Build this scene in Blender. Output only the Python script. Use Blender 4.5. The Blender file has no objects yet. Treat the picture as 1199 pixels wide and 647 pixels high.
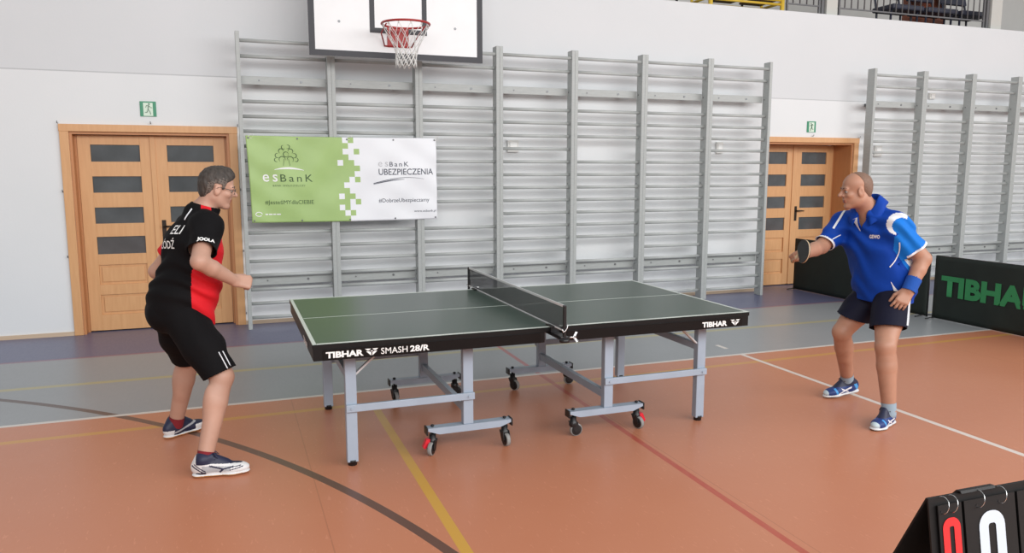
import bpy, bmesh, math, random
import numpy as np
from mathutils import Vector, Matrix
from mathutils.bvhtree import BVHTree

random.seed(7)
S = bpy.context.scene
C = S.collection
PI = math.pi

# ------------------------------------------------------------------ camera, light, exposure
cam_d = bpy.data.cameras.new('camera')
cam = bpy.data.objects.new('camera', cam_d)
C.objects.link(cam)
S.camera = cam
cam_d.sensor_width = 36.0
cam_d.lens = 36.0 * 899.8 / 1199.0
yaw, pitch = 0.354, 0.1376
fw = Vector((math.sin(yaw) * math.cos(pitch), math.cos(yaw) * math.cos(pitch), -math.sin(pitch)))
cam.location = (-1.752, -4.802, 1.664)
cam.rotation_euler = fw.to_track_quat('-Z', 'Y').to_euler()

S.view_settings.view_transform = 'Standard'
S.view_settings.look = 'None'
S.view_settings.gamma = 1.0
S.view_settings.use_curve_mapping = False
S.view_settings.exposure = 0.0

w = bpy.data.worlds.new('sky')
S.world = w
w.use_nodes = True
wn = w.node_tree.nodes['Background']
wn.inputs['Color'].default_value = (0.985, 0.99, 1.0, 1)
wn.inputs['Strength'].default_value = 0.42


def area(name, loc, target, sx, sy, power, col=(1, 1, 1)):
    d = bpy.data.lights.new(name, 'AREA')
    d.shape = 'RECTANGLE'
    d.size = sx
    d.size_y = sy
    d.energy = power
    d.color = col
    o = bpy.data.objects.new(name, d)
    C.objects.link(o)
    o.location = loc
    o.rotation_euler = (Vector(target) - Vector(loc)).to_track_quat('-Z', 'Y').to_euler()
    return o


# daylight through the high windows of the opposite long wall, and the hall's ceiling lamps
area('window_daylight', (4.5, -8.5, 4.9), (2.5, 3.5, 1.0), 24, 3.4, 1640, (1.0, 1.0, 1.0))
area('ceiling_lamps', (1.5, -0.5, 7.6), (1.5, -0.4, 0), 16, 6.0, 100, (1.0, 0.995, 0.985))


# ------------------------------------------------------------------ materials
def lin(c):
    return tuple(((v / 255.0) / 12.92 if v / 255.0 <= 0.04045 else ((v / 255.0 + 0.055) / 1.055) ** 2.4) for v in c)


def nd(nt, typ, **kw):
    n = nt.nodes.new(typ)
    for k, v in kw.items():
        setattr(n, k, v)
    return n


def mat(name, rgb, rough=0.5, metal=0.0, var=0.0, scale=20.0, bump=0.0, spec=0.5, stretch=None, alpha=1.0, coat=0.0):
    m = bpy.data.materials.new(name)
    m.use_nodes = True
    nt = m.node_tree
    b = nt.nodes['Principled BSDF']
    c = lin(rgb)
    b.inputs['Base Color'].default_value = (*c, 1)
    b.inputs['Roughness'].default_value = rough
    b.inputs['Metallic'].default_value = metal
    b.inputs['Specular IOR Level'].default_value = spec
    b.inputs['Coat Weight'].default_value = coat
    if var or bump:
        tc = nd(nt, 'ShaderNodeTexCoord')
        mp = nd(nt, 'ShaderNodeMapping')
        if stretch:
            mp.inputs['Scale'].default_value = stretch
        nt.links.new(tc.outputs['Object'], mp.inputs['Vector'])
        nz = nd(nt, 'ShaderNodeTexNoise')
        nz.inputs['Scale'].default_value = scale
        nz.inputs['Detail'].default_value = 5
        nt.links.new(mp.outputs['Vector'], nz.inputs['Vector'])
        if var:
            r = nd(nt, 'ShaderNodeValToRGB')
            r.color_ramp.elements[0].position = 0.3
            r.color_ramp.elements[1].position = 0.7
            r.color_ramp.elements[0].color = tuple(max(0, v * (1 - var)) for v in c) + (1,)
            r.color_ramp.elements[1].color = tuple(min(1, v * (1 + var)) for v in c) + (1,)
            nt.links.new(nz.outputs['Fac'], r.inputs['Fac'])
            nt.links.new(r.outputs['Color'], b.inputs['Base Color'])
        if bump:
            bp = nd(nt, 'ShaderNodeBump')
            bp.inputs['Strength'].default_value = bump
            bp.inputs['Distance'].default_value = 0.01
            nt.links.new(nz.outputs['Fac'], bp.inputs['Height'])
            nt.links.new(bp.outputs['Normal'], b.inputs['Normal'])
    return m


class NT:
    """tiny node maths helper"""
    def __init__(s, m):
        s.nt = m.node_tree

    def _in(s, sock, v):
        if isinstance(v, (int, float)):
            sock.default_value = v
        else:
            s.nt.links.new(v, sock)

    def m(s, op, a, b=0.0, c=0.0):
        n = nd(s.nt, 'ShaderNodeMath', operation=op)
        s._in(n.inputs[0], a)
        s._in(n.inputs[1], b)
        s._in(n.inputs[2], c)
        return n.outputs[0]

    def band(s, v, c, half):
        return s.m('COMPARE', v, c, half)

    def mix(s, fac, a, b):
        n = nd(s.nt, 'ShaderNodeMixRGB')
        s._in(n.inputs[0], fac)
        for i, v in ((1, a), (2, b)):
            if isinstance(v, tuple):
                n.inputs[i].default_value = (*v, 1)
            else:
                s.nt.links.new(v, n.inputs[i])
        return n.outputs[0]


def floor_material():
    m = mat('sports_floor', (190, 120, 90), 0.34)
    h = NT(m)
    nt = m.node_tree
    tc = nd(nt, 'ShaderNodeTexCoord')
    sp = nd(nt, 'ShaderNodeSeparateXYZ')
    nt.links.new(tc.outputs['Object'], sp.inputs[0])
    x, y = sp.outputs[0], sp.outputs[1]
    nz = nd(nt, 'ShaderNodeTexNoise')
    nz.inputs['Scale'].default_value = 1.1
    nz.inputs['Detail'].default_value = 6
    nt.links.new(tc.outputs['Object'], nz.inputs['Vector'])
    mp = nd(nt, 'ShaderNodeMapping')
    mp.inputs['Scale'].default_value = (22, 5, 1)
    nt.links.new(tc.outputs['Object'], mp.inputs['Vector'])
    n2 = nd(nt, 'ShaderNodeTexNoise')
    n2.inputs['Scale'].default_value = 2.2
    n2.inputs['Detail'].default_value = 8
    n2.inputs['Roughness'].default_value = 0.7
    nt.links.new(mp.outputs['Vector'], n2.inputs['Vector'])
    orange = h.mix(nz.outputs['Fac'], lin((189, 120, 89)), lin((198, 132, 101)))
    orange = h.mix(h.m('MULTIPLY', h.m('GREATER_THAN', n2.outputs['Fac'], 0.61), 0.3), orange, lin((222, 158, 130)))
    grey = h.mix(nz.outputs['Fac'], lin((143, 147, 150)), lin((154, 158, 161)))
    blue = h.mix(nz.outputs['Fac'], lin((92, 95, 124)), lin((105, 108, 136)))
    col = h.mix(h.m('GREATER_THAN', y, 0.885), orange, grey)
    col = h.mix(h.m('GREATER_THAN', y, 2.83), col, blue)
    col = h.mix(h.m('MULTIPLY', h.band(y, 2.83, 0.03), 0.6), col, lin((140, 90, 110)))
    # sheet seams
    sx = h.m('PINGPONG', h.m('ADD', x, 1.38), 1.0)
    col = h.mix(h.m('MULTIPLY', h.m('MULTIPLY', h.m('LESS_THAN', sx, 0.003), h.m('LESS_THAN', y, 0.885)), 0.28), col, lin((120, 72, 52)))
    # game lines
    yl = lin((205, 160, 62))
    col = h.mix(h.m('MULTIPLY', h.band(y, 1.87, 0.035), 0.55), col, lin((190, 175, 95)))
    ys = h.m('SUBTRACT', y, h.m('MULTIPLY', x, 0.014))
    col = h.mix(h.m('MULTIPLY', h.band(ys, 0.585, 0.028), 0.6), col, yl)
    col = h.mix(h.m('MULTIPLY', h.m('MULTIPLY', h.band(x, -0.835, 0.027), h.m('LESS_THAN', ys, 0.6)), 0.85), col, yl)
    xr = h.m('ADD', x, h.m('MULTIPLY', y, -0.013))
    rf = h.m('MULTIPLY', h.band(xr, 0.585, 0.02), h.m('ADD', 0.35, h.m('MULTIPLY', n2.outputs['Fac'], 0.6)))
    col = h.mix(rf, col, lin((172, 52, 48)))
    dx = h.m('ADD', x, 7.0787)
    dy = h.m('ADD', y, 3.7375)
    r = h.m('SQRT', h.m('ADD', h.m('MULTIPLY', dx, dx), h.m('MULTIPLY', dy, dy)))
    col = h.mix(h.m('MULTIPLY', h.band(r, 6.495, 0.027), 0.9), col, lin((86, 66, 58)))
    wh = lin((222, 214, 206))
    col = h.mix(h.m('MULTIPLY', h.band(y, 0.9, 0.022), 0.85), col, wh)
    d1 = h.m('MULTIPLY', h.band(x, 2.585, 0.022), h.m('LESS_THAN', y, 0.9))
    d2 = h.m('MULTIPLY', h.band(x, 2.595, 0.022), h.band(y, 1.21, 0.08))
    col = h.mix(h.m('MULTIPLY', h.m('MAXIMUM', d1, d2), 0.9), col, wh)
    b = nt.nodes['Principled BSDF']
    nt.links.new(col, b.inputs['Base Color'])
    rr = h.m('ADD', 0.27, h.m('MULTIPLY', n2.outputs['Fac'], 0.16))
    nt.links.new(rr, b.inputs['Roughness'])
    return m


def wall_material():
    m = mat('painted_plaster', (226, 226, 225), 0.6, bump=0.06, scale=60)
    h = NT(m)
    nt = m.node_tree
    tc = nd(nt, 'ShaderNodeTexCoord')
    sp = nd(nt, 'ShaderNodeSeparateXYZ')
    nt.links.new(tc.outputs['Object'], sp.inputs[0])
    z = sp.outputs[2]
    nz = nd(nt, 'ShaderNodeTexNoise')
    nz.inputs['Scale'].default_value = 1.7
    nz.inputs['Detail'].default_value = 6
    nt.links.new(tc.outputs['Object'], nz.inputs['Vector'])
    up = h.mix(nz.outputs['Fac'], lin((211, 214, 216)), lin((217, 219, 221)))  # two-tone paint; upper tone also darkened to mimic weaker light there
    lo = h.mix(nz.outputs['Fac'], lin((223, 226, 227)), lin((229, 231, 232)))
    col = h.mix(h.m('LESS_THAN', z, 2.62), up, lo)
    col = h.mix(h.m('MULTIPLY', h.band(z, 2.622, 0.006), 0.45), col, lin((150, 152, 155)))
    nt.links.new(col, nt.nodes['Principled BSDF'].inputs['Base Color'])
    return m


def wood_material(name, a, b_, axis='z'):
    m = mat(name, a, 0.42)
    h = NT(m)
    nt = m.node_tree
    tc = nd(nt, 'ShaderNodeTexCoord')
    mp = nd(nt, 'ShaderNodeMapping')
    mp.inputs['Scale'].default_value = (14, 14, 1.3) if axis == 'z' else (1.3, 14, 14)
    nt.links.new(tc.outputs['Object'], mp.inputs['Vector'])
    nz = nd(nt, 'ShaderNodeTexNoise')
    nz.inputs['Scale'].default_value = 3.0
    nz.inputs['Detail'].default_value = 7
    nt.links.new(mp.outputs['Vector'], nz.inputs['Vector'])
    col = h.mix(nz.outputs['Fac'], lin(a), lin(b_))
    nt.links.new(col, nt.nodes['Principled BSDF'].inputs['Base Color'])
    return m


M = {}
M['floor'] = floor_material()
M['wall'] = wall_material()
M['wood'] = wood_material('beech_door_wood', (204, 150, 100), (224, 174, 124))
M['wood_dark'] = wood_material('door_jamb_wood', (186, 126, 80), (202, 142, 94))
M['skirt'] = wood_material('skirting_wood', (196, 172, 146), (214, 190, 164), 'x')
M['pane'] = mat('pane_reflection_grey', (84, 88, 90), 0.12, spec=0.6, var=0.25, scale=3)  # reflections and the dark corridor behind are put into this grey
M['bar'] = mat('grey_bar_paint', (172, 176, 174), 0.42, var=0.06, scale=14, stretch=(1, 1, 6))
M['rung'] = mat('grey_rung_paint', (178, 182, 180), 0.4, var=0.05, scale=10)
M['bolt'] = mat('dull_steel', (120, 122, 124), 0.4, metal=0.7)
M['black'] = mat('matt_black', (20, 20, 22), 0.5)
M['blackpl'] = mat('black_plastic', (24, 24, 26), 0.38)
M['apron'] = mat('black_apron_paint', (17, 17, 18), 0.42, spec=0.3)
M['sticker'] = mat('black_sticker', (8, 8, 9), 0.36, spec=0.3)
M['green'] = mat('table_green', (43, 66, 55), 0.30, var=0.05, scale=40)
M['white_paint'] = mat('white_line_paint', (205, 212, 205), 0.4)
M['white'] = mat('white_print', (240, 240, 238), 0.5)
M['alu'] = mat('silver_grey_frame', (160, 173, 188), 0.42, metal=0.0, var=0.04, scale=8)
M['steel_light'] = mat('bright_steel', (208, 211, 214), 0.35, metal=0.2)
M['tyre'] = mat('grey_tyre', (140, 140, 138), 0.6)
M['red'] = mat('red_brake', (214, 36, 52), 0.4)
M['chrome'] = mat('chrome', (200, 200, 200), 0.2, metal=1.0)
M['netcord'] = mat('net_black', (26, 27, 30), 0.7)
M['tape'] = mat('net_tape_white', (214, 216, 216), 0.6)
M['board'] = mat('backboard_white', (238, 239, 240), 0.45, var=0.02, scale=5)
M['border'] = mat('backboard_border', (50, 50, 56), 0.5)
M['rim'] = mat('rim_red', (168, 46, 44), 0.4)
M['cord'] = mat('white_cord', (225, 225, 222), 0.8)
M['ban_white'] = mat('banner_white', (238, 240, 244), 0.45, bump=0.05, scale=5)
M['ban_green'] = mat('banner_green', (165, 194, 122), 0.45, var=0.05, scale=3, bump=0.05)
M['ink_dark'] = mat('ink_dark_green', (66, 92, 52), 0.6)
M['ink_grey'] = mat('ink_slate', (72, 78, 92), 0.6)
M['ink_light'] = mat('ink_light_grey', (196, 198, 202), 0.6)
M['sign_green'] = mat('exit_sign_green', (52, 140, 104), 0.4)
M['sign_white'] = mat('exit_sign_white', (214, 232, 214), 0.4)
M['sign_dark'] = mat('exit_sign_figure', (40, 100, 74), 0.5)
M['plastic'] = mat('white_plastic', (222, 222, 218), 0.4)
M['barrier'] = mat('dark_barrier_cloth', (20, 31, 27), 0.75, var=0.15, scale=6, bump=0.1)
M['barrier_green'] = mat('barrier_green_print', (46, 132, 80), 0.7)
M['score'] = mat('scoreboard_black', (24, 23, 23), 0.5, spec=0.3, var=0.05, scale=30)
M['card'] = mat('score_card', (28, 27, 27), 0.5, spec=0.3)
M['red_print'] = mat('red_numeral', (222, 44, 46), 0.45)
M['white_num'] = mat('white_numeral', (200, 208, 218), 0.45)
M['gal_wall'] = mat('gallery_wall', (204, 202, 198), 0.7, var=0.03, scale=2)
M['gal_floor'] = mat('gallery_floor', (120, 118, 114), 0.7)
M['rail'] = mat('railing_grey', (98, 98, 100), 0.5)
M['column'] = mat('column_paint', (190, 190, 184), 0.6)
M['yellow'] = mat('yellow_tube', (206, 172, 52), 0.45)
M['brown'] = mat('brown_seat_board', (74, 50, 34), 0.5)
M['navy_seat'] = mat('navy_seat', (44, 46, 62), 0.5)
M['rust'] = wood_material('red_brown_wood', (128, 66, 44), (148, 80, 54))
M['tabletop'] = mat('umpire_table_top', (150, 140, 128), 0.5, var=0.05)

# people
M['skin1'] = mat('skin_fair', (190, 148, 128), 0.5, var=0.07, scale=9)
M['skin2'] = mat('skin_tanned', (180, 133, 109), 0.5, var=0.08, scale=9)
M['lip'] = mat('lip', (152, 96, 84), 0.5)
M['stubble'] = mat('beard_shadow', (150, 112, 96), 0.6, var=0.1, scale=60)
M['hair1'] = mat('dark_grey_hair', (62, 55, 50), 0.6, var=0.35, scale=70, bump=0.5, stretch=(1, 1, 0.4))
M['hair1b'] = mat('grey_temple_hair', (104, 95, 88), 0.6, var=0.3, scale=90, bump=0.4)
M['hair2'] = mat('cropped_grey_hair', (122, 94, 78), 0.6, var=0.15, scale=120, bump=0.2)
M['eye'] = mat('eye_white_shaded', (150, 138, 130), 0.2)  # shade of the eye socket is put into this darker white
M['iris'] = mat('iris_dark', (50, 40, 34), 0.15)
M['shirt_black'] = mat('black_jersey', (16, 15, 17), 0.8, bump=0.15, scale=30, spec=0.15)
M['shirt_red'] = mat('red_jersey', (214, 34, 44), 0.65, bump=0.15, scale=30, spec=0.15)
M['shorts_black'] = mat('black_shorts', (16, 15, 17), 0.8, bump=0.15, scale=30, spec=0.15)
M['shirt_blue'] = mat('royal_blue_jersey', (15, 64, 160), 0.62, bump=0.15, scale=30, spec=0.15)
M['shirt_lblue'] = mat('bright_blue_jersey', (24, 116, 208), 0.62, bump=0.15, scale=30, spec=0.15)
M['shirt_white'] = mat('white_trim', (232, 234, 238), 0.6)
M['shorts_navy'] = mat('navy_shorts', (24, 25, 42), 0.68, bump=0.15, scale=30, spec=0.15)
M['wristband'] = mat('blue_terry', (28, 84, 172), 0.9, bump=0.4, scale=200)
M['sock_red'] = mat('dark_red_sock', (128, 30, 40), 0.85)
M['sock_grey'] = mat('light_blue_grey_sock', (150, 170, 184), 0.85)
M['shoe_white'] = mat('white_shoe', (222, 222, 222), 0.45)
M['shoe_silver'] = mat('silver_mesh_shoe', (172, 174, 178), 0.45)
M['shoe_navy'] = mat('navy_shoe', (30, 34, 62), 0.5)
M['shoe_blue'] = mat('blue_shoe', (26, 54, 116), 0.5)
M['shoe_sky'] = mat('sky_blue_shoe', (70, 156, 220), 0.5)
M['gum'] = mat('gum_sole', (184, 134, 84), 0.5)
M['sole_pale'] = mat('pale_sole', (190, 208, 214), 0.5)
M['rubber'] = mat('black_rubber', (30, 32, 34), 0.5)
M['blade_wood'] = mat('blade_edge_wood', (196, 172, 140), 0.5)
M['lens'] = mat('spectacle_rim', (60, 56, 54), 0.3)


# ------------------------------------------------------------------ object helpers
def wloc(o):
    v = Vector((0, 0, 0))
    while o is not None:
        v += o.location
        o = o.parent
    return v


def link(name, me, parent=None, mats=None):
    o = bpy.data.objects.new(name, me)
    C.objects.link(o)
    if parent is not None:
        off = wloc(parent)
        if me is not None and off.length > 0:
            me.transform(Matrix.Translation(-off))
        o.parent = parent
    if mats:
        for m in mats if isinstance(mats, (list, tuple)) else [mats]:
            me.materials.append(m)
    return o


def tag(o, label=None, cat=None, group=None, kind=None):
    if label:
        o['label'] = label
    if cat:
        o['category'] = cat
    if group:
        o['group'] = group
    if kind:
        o['kind'] = kind
    return o


def thing(name, loc, label=None, cat=None, group=None, kind=None):
    o = bpy.data.objects.new(name, None)
    o.empty_display_size = 0.1
    C.objects.link(o)
    o.location = loc
    return tag(o, label, cat, group, kind)


def copy_tree(o, parent=None):
    c = o.copy()
    C.objects.link(c)
    c.parent = parent
    for ch in list(o.children):
        copy_tree(ch, c)
    return c


class MB:
    """collects shapes into ONE mesh object"""
    def __init__(s):
        s.bm = bmesh.new()
        s.mi = 0

    def _new(s, verts, mtx):
        fs = set()
        for v in verts:
            v.co = mtx @ v.co
            fs.update(v.link_faces)
        for f in fs:
            f.material_index = s.mi
        return s

    def box(s, c, d, rot=None, bev=0.0):
        r = bmesh.ops.create_cube(s.bm, size=1.0)
        vs = r['verts']
        for v in vs:
            v.co = Vector((v.co.x * d[0], v.co.y * d[1], v.co.z * d[2]))
        if bev > 0:
            es = set()
            for v in vs:
                es.update(v.link_edges)
            rb = bmesh.ops.bevel(s.bm, geom=list(es), offset=bev, segments=2, profile=0.5, affect='EDGES')
            vs = rb['verts']
            allv = set(vs)
            for f in rb['faces']:
                allv.update(f.verts)
            vs = list(allv)
        m = Matrix.Translation(Vector(c))
        if rot is not None:
            m = m @ (rot.to_4x4() if isinstance(rot, Matrix) else rot.to_matrix().to_4x4())
        return s._new(vs, m)

    def bar(s, p0, p1, wd, ht, up=(0, 0, 1), bev=0.0):
        p0, p1 = Vector(p0), Vector(p1)
        d = p1 - p0
        z = d.normalized()
        x = Vector(up).cross(z)
        if x.length < 1e-5:
            x = Vector((1, 0, 0)).cross(z)
        x.normalize()
        y = z.cross(x)
        R = Matrix((x, y, z)).transposed()
        return s.box((p0 + p1) / 2, (wd, ht, d.length), R, bev)

    def tube(s, pts, r, n=8, closed=False, caps=True):
        pts = [Vector(p) for p in pts]
        rs = r if isinstance(r, (list, tuple)) else [r] * len(pts)
        N = len(pts)
        rings = []
        prev = None
        for i, p in enumerate(pts):
            if closed:
                t = pts[(i + 1) % N] - pts[i - 1]
            else:
                t = pts[min(i + 1, N - 1)] - pts[max(i - 1, 0)]
            t.normalize()
            if prev is None:
                a = Vector((0, 0, 1)) if abs(t.z) < 0.9 else Vector((1, 0, 0))
                x = t.cross(a).normalized()
            else:
                x = (prev - t * prev.dot(t)).normalized()
            prev = x
            y = t.cross(x)
            rings.append([s.bm.verts.new(p + (x * math.cos(2 * PI * k / n) + y * math.sin(2 * PI * k / n)) * rs[i]) for k in range(n)])
        m = N if closed else N - 1
        for i in range(m):
            a, b = rings[i], rings[(i + 1) % N]
            for k in range(n):
                f = s.bm.faces.new((a[k], a[(k + 1) % n], b[(k + 1) % n], b[k]))
                f.material_index = s.mi
                f.smooth = True
        if caps and not closed:
            f = s.bm.faces.new(list(reversed(rings[0])))
            f.material_index = s.mi
            f = s.bm.faces.new(rings[-1])
            f.material_index = s.mi
        return s

    def cyl(s, p0, p1, r, n=20):
        return s.tube([p0, p1], r, n)

    def lathe(s, prof, c, axis=(0, 0, 1), n=24):
        """prof: list of (radius, height)"""
        z = Vector(axis).normalized()
        x = z.orthogonal().normalized()
        y = z.cross(x)
        c = Vector(c)
        rings = []
        for r, h in prof:
            rings.append([s.bm.verts.new(c + z * h + (x * math.cos(2 * PI * k / n) + y * math.sin(2 * PI * k / n)) * max(r, 1e-4)) for k in range(n)])
        for i in range(len(rings) - 1):
            for k in range(n):
                f = s.bm.faces.new((rings[i][k], rings[i][(k + 1) % n], rings[i + 1][(k + 1) % n], rings[i + 1][k]))
                f.material_index = s.mi
                f.smooth = True
        f = s.bm.faces.new(list(reversed(rings[0])))
        f.material_index = s.mi
        f = s.bm.faces.new(rings[-1])
        f.material_index = s.mi
        return s

    def prism(s, poly, o, u, v, t):
        """polygon given in (u, v) around origin o, extruded by vector t"""
        o, u, v, t = Vector(o), Vector(u), Vector(v), Vector(t)
        a = [s.bm.verts.new(o + u * p[0] + v * p[1]) for p in poly]
        b = [s.bm.verts.new(o + u * p[0] + v * p[1] + t) for p in poly]
        n = len(poly)
        fs = [s.bm.faces.new(a), s.bm.faces.new(list(reversed(b)))]
        for k in range(n):
            fs.append(s.bm.faces.new((a[k], b[k], b[(k + 1) % n], a[(k + 1) % n])))
        for f in fs:
            f.material_index = s.mi
        return s

    def ball(s, c, r, n=16):
        rr = bmesh.ops.create_uvsphere(s.bm, u_segments=n, v_segments=n // 2 + 2, radius=1.0)
        d = r if isinstance(r, (tuple, list)) else (r, r, r)
        for v in rr['verts']:
            v.co = Vector((v.co.x * d[0], v.co.y * d[1], v.co.z * d[2]))
            for f in v.link_faces:
                f.smooth = True
        return s._new(rr['verts'], Matrix.Translation(Vector(c)))

    def build(s, name, mats, parent=None):
        bmesh.ops.recalc_face_normals(s.bm, faces=s.bm.faces)
        me = bpy.data.meshes.new(name)
        s.bm.to_mesh(me)
        s.bm.free()
        return link(name, me, parent, mats)


def text_mesh(body, bold=0.0, depth=0.0008, spacing=1.0):
    cu = bpy.data.curves.new('lettering', 'FONT')
    cu.body = body
    cu.size = 1.0
    cu.offset = bold
    cu.space_character = spacing
    cu.extrude = 0.0
    cu.resolution_u = 3
    o = bpy.data.objects.new('lettering', cu)
    C.objects.link(o)
    dg = bpy.context.evaluated_depsgraph_get()
    me = bpy.data.meshes.new_from_object(o.evaluated_get(dg))
    bpy.data.objects.remove(o)
    bpy.data.curves.remove(cu)
    me.materials.clear()
    n = len(me.vertices)
    co = np.zeros(n * 3)
    me.vertices.foreach_get('co', co)
    co = co.reshape(-1, 3)
    return me, co


def text(name, body, o, u, v, width, height, mats, parent, bold=0.0, spacing=1.0, warp=None, lift=0.0015):
    """lettering with its lower-left corner at o, run along u, up along v"""
    me, co = text_mesh(body, bold, spacing=spacing)
    lo, hi = co.min(0), co.max(0)
    q = (co - lo) / np.maximum(hi - lo, 1e-6)
    if height is None:
        height = width * (hi[1] - lo[1]) / (hi[0] - lo[0])
    o, u, v = Vector(o), Vector(u).normalized(), Vector(v).normalized()
    nrm = u.cross(v)
    out = np.zeros_like(co)
    for i in range(len(co)):
        p = o + u * (q[i, 0] * width) + v * (q[i, 1] * height) + nrm * lift
        if warp:
            p = warp(p)
        out[i] = p
    me.vertices.foreach_set('co', out.ravel())
    me.update()
    return link(name, me, parent, mats)


# ------------------------------------------------------------------ implicit surfaces (bodies, clothes, shoes)
def cap(a, b, ra, rb=None, side=None, q=1.0, k=0.03, sub=False):
    return dict(t='cap', a=np.array(a, float), b=np.array(b, float), ra=ra, rb=ra if rb is None else rb,
                side=None if side is None else np.array(Vector(side).normalized()), q=q, k=k, sub=sub)


def ell(c, r, R=None, k=0.02, sub=False):
    return dict(t='ell', c=np.array(c, float), r=np.array(r, float), R=np.eye(3) if R is None else np.array(R, float), k=k, sub=sub)


def grow(prims, dr):
    out = []
    for p in prims:
        p = dict(p)
        if p['t'] == 'cap':
            p['ra'] = p['ra'] + dr
            p['rb'] = p['rb'] + dr
        else:
            p['r'] = p['r'] + dr
        out.append(p)
    return out


def bounds(p):
    if p['t'] == 'cap':
        m = max(p['ra'], p['rb']) * max(1.0, p['q'])
        return np.minimum(p['a'], p['b']) - m, np.maximum(p['a'], p['b']) + m
    m = p['r'].max()
    return p['c'] - m, p['c'] + m


def dist(p, X, Y, Z):
    if p['t'] == 'cap':
        a, ab = p['a'], p['b'] - p['a']
        px, py, pz = X - a[0], Y - a[1], Z - a[2]
        if p['side'] is not None and p['q'] != 1.0:
            s = p['side']
            f = 1.0 / p['q'] - 1.0
            d = (px * s[0] + py * s[1] + pz * s[2]) * f
            px, py, pz = px + d * s[0], py + d * s[1], pz + d * s[2]
            ab = ab + s * (ab @ s) * f
        L = max(ab @ ab, 1e-12)
        h = np.clip((px * ab[0] + py * ab[1] + pz * ab[2]) / L, 0, 1)
        return np.sqrt((px - h * ab[0]) ** 2 + (py - h * ab[1]) ** 2 + (pz - h * ab[2]) ** 2) - (p['ra'] + h * (p['rb'] - p['ra']))
    px, py, pz = X - p['c'][0], Y - p['c'][1], Z - p['c'][2]
    R, r = p['R'], p['r']
    l0 = px * R[0, 0] + py * R[0, 1] + pz * R[0, 2]
    l1 = px * R[1, 0] + py * R[1, 1] + pz * R[1, 2]
    l2 = px * R[2, 0] + py * R[2, 1] + pz * R[2, 2]
    k0 = np.sqrt((l0 / r[0]) ** 2 + (l1 / r[1]) ** 2 + (l2 / r[2]) ** 2)
    k1 = np.sqrt((l0 / r[0] ** 2) ** 2 + (l1 / r[1] ** 2) ** 2 + (l2 / r[2] ** 2) ** 2) + 1e-9
    return k0 * (k0 - 1.0) / k1


def surf(prims, res, clip=None, wrinkle=None):
    """marching by surface nets -> (verts, quads)"""
    add = [p for p in prims if not p['sub']]
    bs = [bounds(p) for p in add]
    lo = np.min([b[0] for b in bs], 0) - 0.03
    hi = np.max([b[1] for b in bs], 0) + 0.03
    n = np.ceil((hi - lo) / res).astype(int) + 1
    F = np.full(n, 0.5, np.float32)
    ax = [(lo[i] + np.arange(n[i]) * res).astype(np.float32) for i in range(3)]
    for p in add + [p for p in prims if p['sub']]:
        b0, b1 = bounds(p)
        i0 = np.maximum(((b0 - lo - p['k'] - 3 * res) / res).astype(int), 0)
        i1 = np.minimum(((b1 - lo + p['k'] + 3 * res) / res).astype(int) + 1, n)
        if np.any(i1 <= i0):
            continue
        sl = tuple(slice(i0[i], i1[i]) for i in range(3))
        X = ax[0][sl[0]][:, None, None]
        Y = ax[1][sl[1]][None, :, None]
        Z = ax[2][sl[2]][None, None, :]
        d = dist(p, X, Y, Z).astype(np.float32)
        f = F[sl]
        k = max(p['k'], 1e-5)
        if p['sub']:
            d = -d
            h = np.maximum(k - np.abs(f - d), 0) / k
            F[sl] = np.maximum(f, d) + h * h * k * 0.25
        else:
            h = np.maximum(k - np.abs(f - d), 0) / k
            F[sl] = np.minimum(f, d) - h * h * k * 0.25
    X, Y, Z = ax[0][:, None, None], ax[1][None, :, None], ax[2][None, None, :]
    if wrinkle:
        F += wrinkle(X, Y, Z).astype(np.float32)
    if clip:
        F = np.maximum(F, clip(X, Y, Z).astype(np.float32))
    S_ = F < 0
    c = np.zeros(n - 1, np.uint8)
    for dx in (0, 1):
        for dy in (0, 1):
            for dz in (0, 1):
                c += S_[dx:n[0] - 1 + dx, dy:n[1] - 1 + dy, dz:n[2] - 1 + dz]
    act = (c > 0) & (c < 8)
    I = np.argwhere(act)
    vid = np.full(n - 1, -1, np.int64)
    vid[act] = np.arange(len(I))
    acc = np.zeros((len(I), 3))
    cnt = np.zeros(len(I))
    corners = [(x, y, z) for x in (0, 1) for y in (0, 1) for z in (0, 1)]
    val = {cn: F[I[:, 0] + cn[0], I[:, 1] + cn[1], I[:, 2] + cn[2]].astype(float) for cn in corners}
    for a in corners:
        for axis in range(3):
            if a[axis] == 0:
                b = list(a)
                b[axis] = 1
                b = tuple(b)
                va, vb = val[a], val[b]
                cr = (va < 0) != (vb < 0)
                t = np.where(cr, va / np.where(cr, va - vb, 1), 0)
                pt = np.array(a, float)[None, :].repeat(len(I), 0)
                pt[:, axis] += t
                acc[cr] += pt[cr]
                cnt[cr] += 1
    V = lo + (I + acc / cnt[:, None]) * res
    quads = []
    for axis in range(3):
        u, v = (axis + 1) % 3, (axis + 2) % 3
        s0 = [slice(None)] * 3
        s1 = [slice(None)] * 3
        s0[axis] = slice(0, n[axis] - 1)
        s1[axis] = slice(1, n[axis])
        A, B = S_[tuple(s0)], S_[tuple(s1)]
        E = np.argwhere(A != B)
        ok = (E[:, u] > 0) & (E[:, v] > 0) & (E[:, u] < n[u] - 1) & (E[:, v] < n[v] - 1)
        E = E[ok]
        if len(E) == 0:
            continue
        ins = A[E[:, 0], E[:, 1], E[:, 2]]
        du = np.zeros(3, int)
        du[u] = 1
        dv = np.zeros(3, int)
        dv[v] = 1
        q = [vid[tuple((E - x).T)] for x in (du + dv, dv, 0 * du, du)]
        q = np.stack(q, 1)
        q[~ins] = q[~ins][:, ::-1]
        quads.append(q)
    Q = np.concatenate(quads)
    return V, Q


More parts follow.
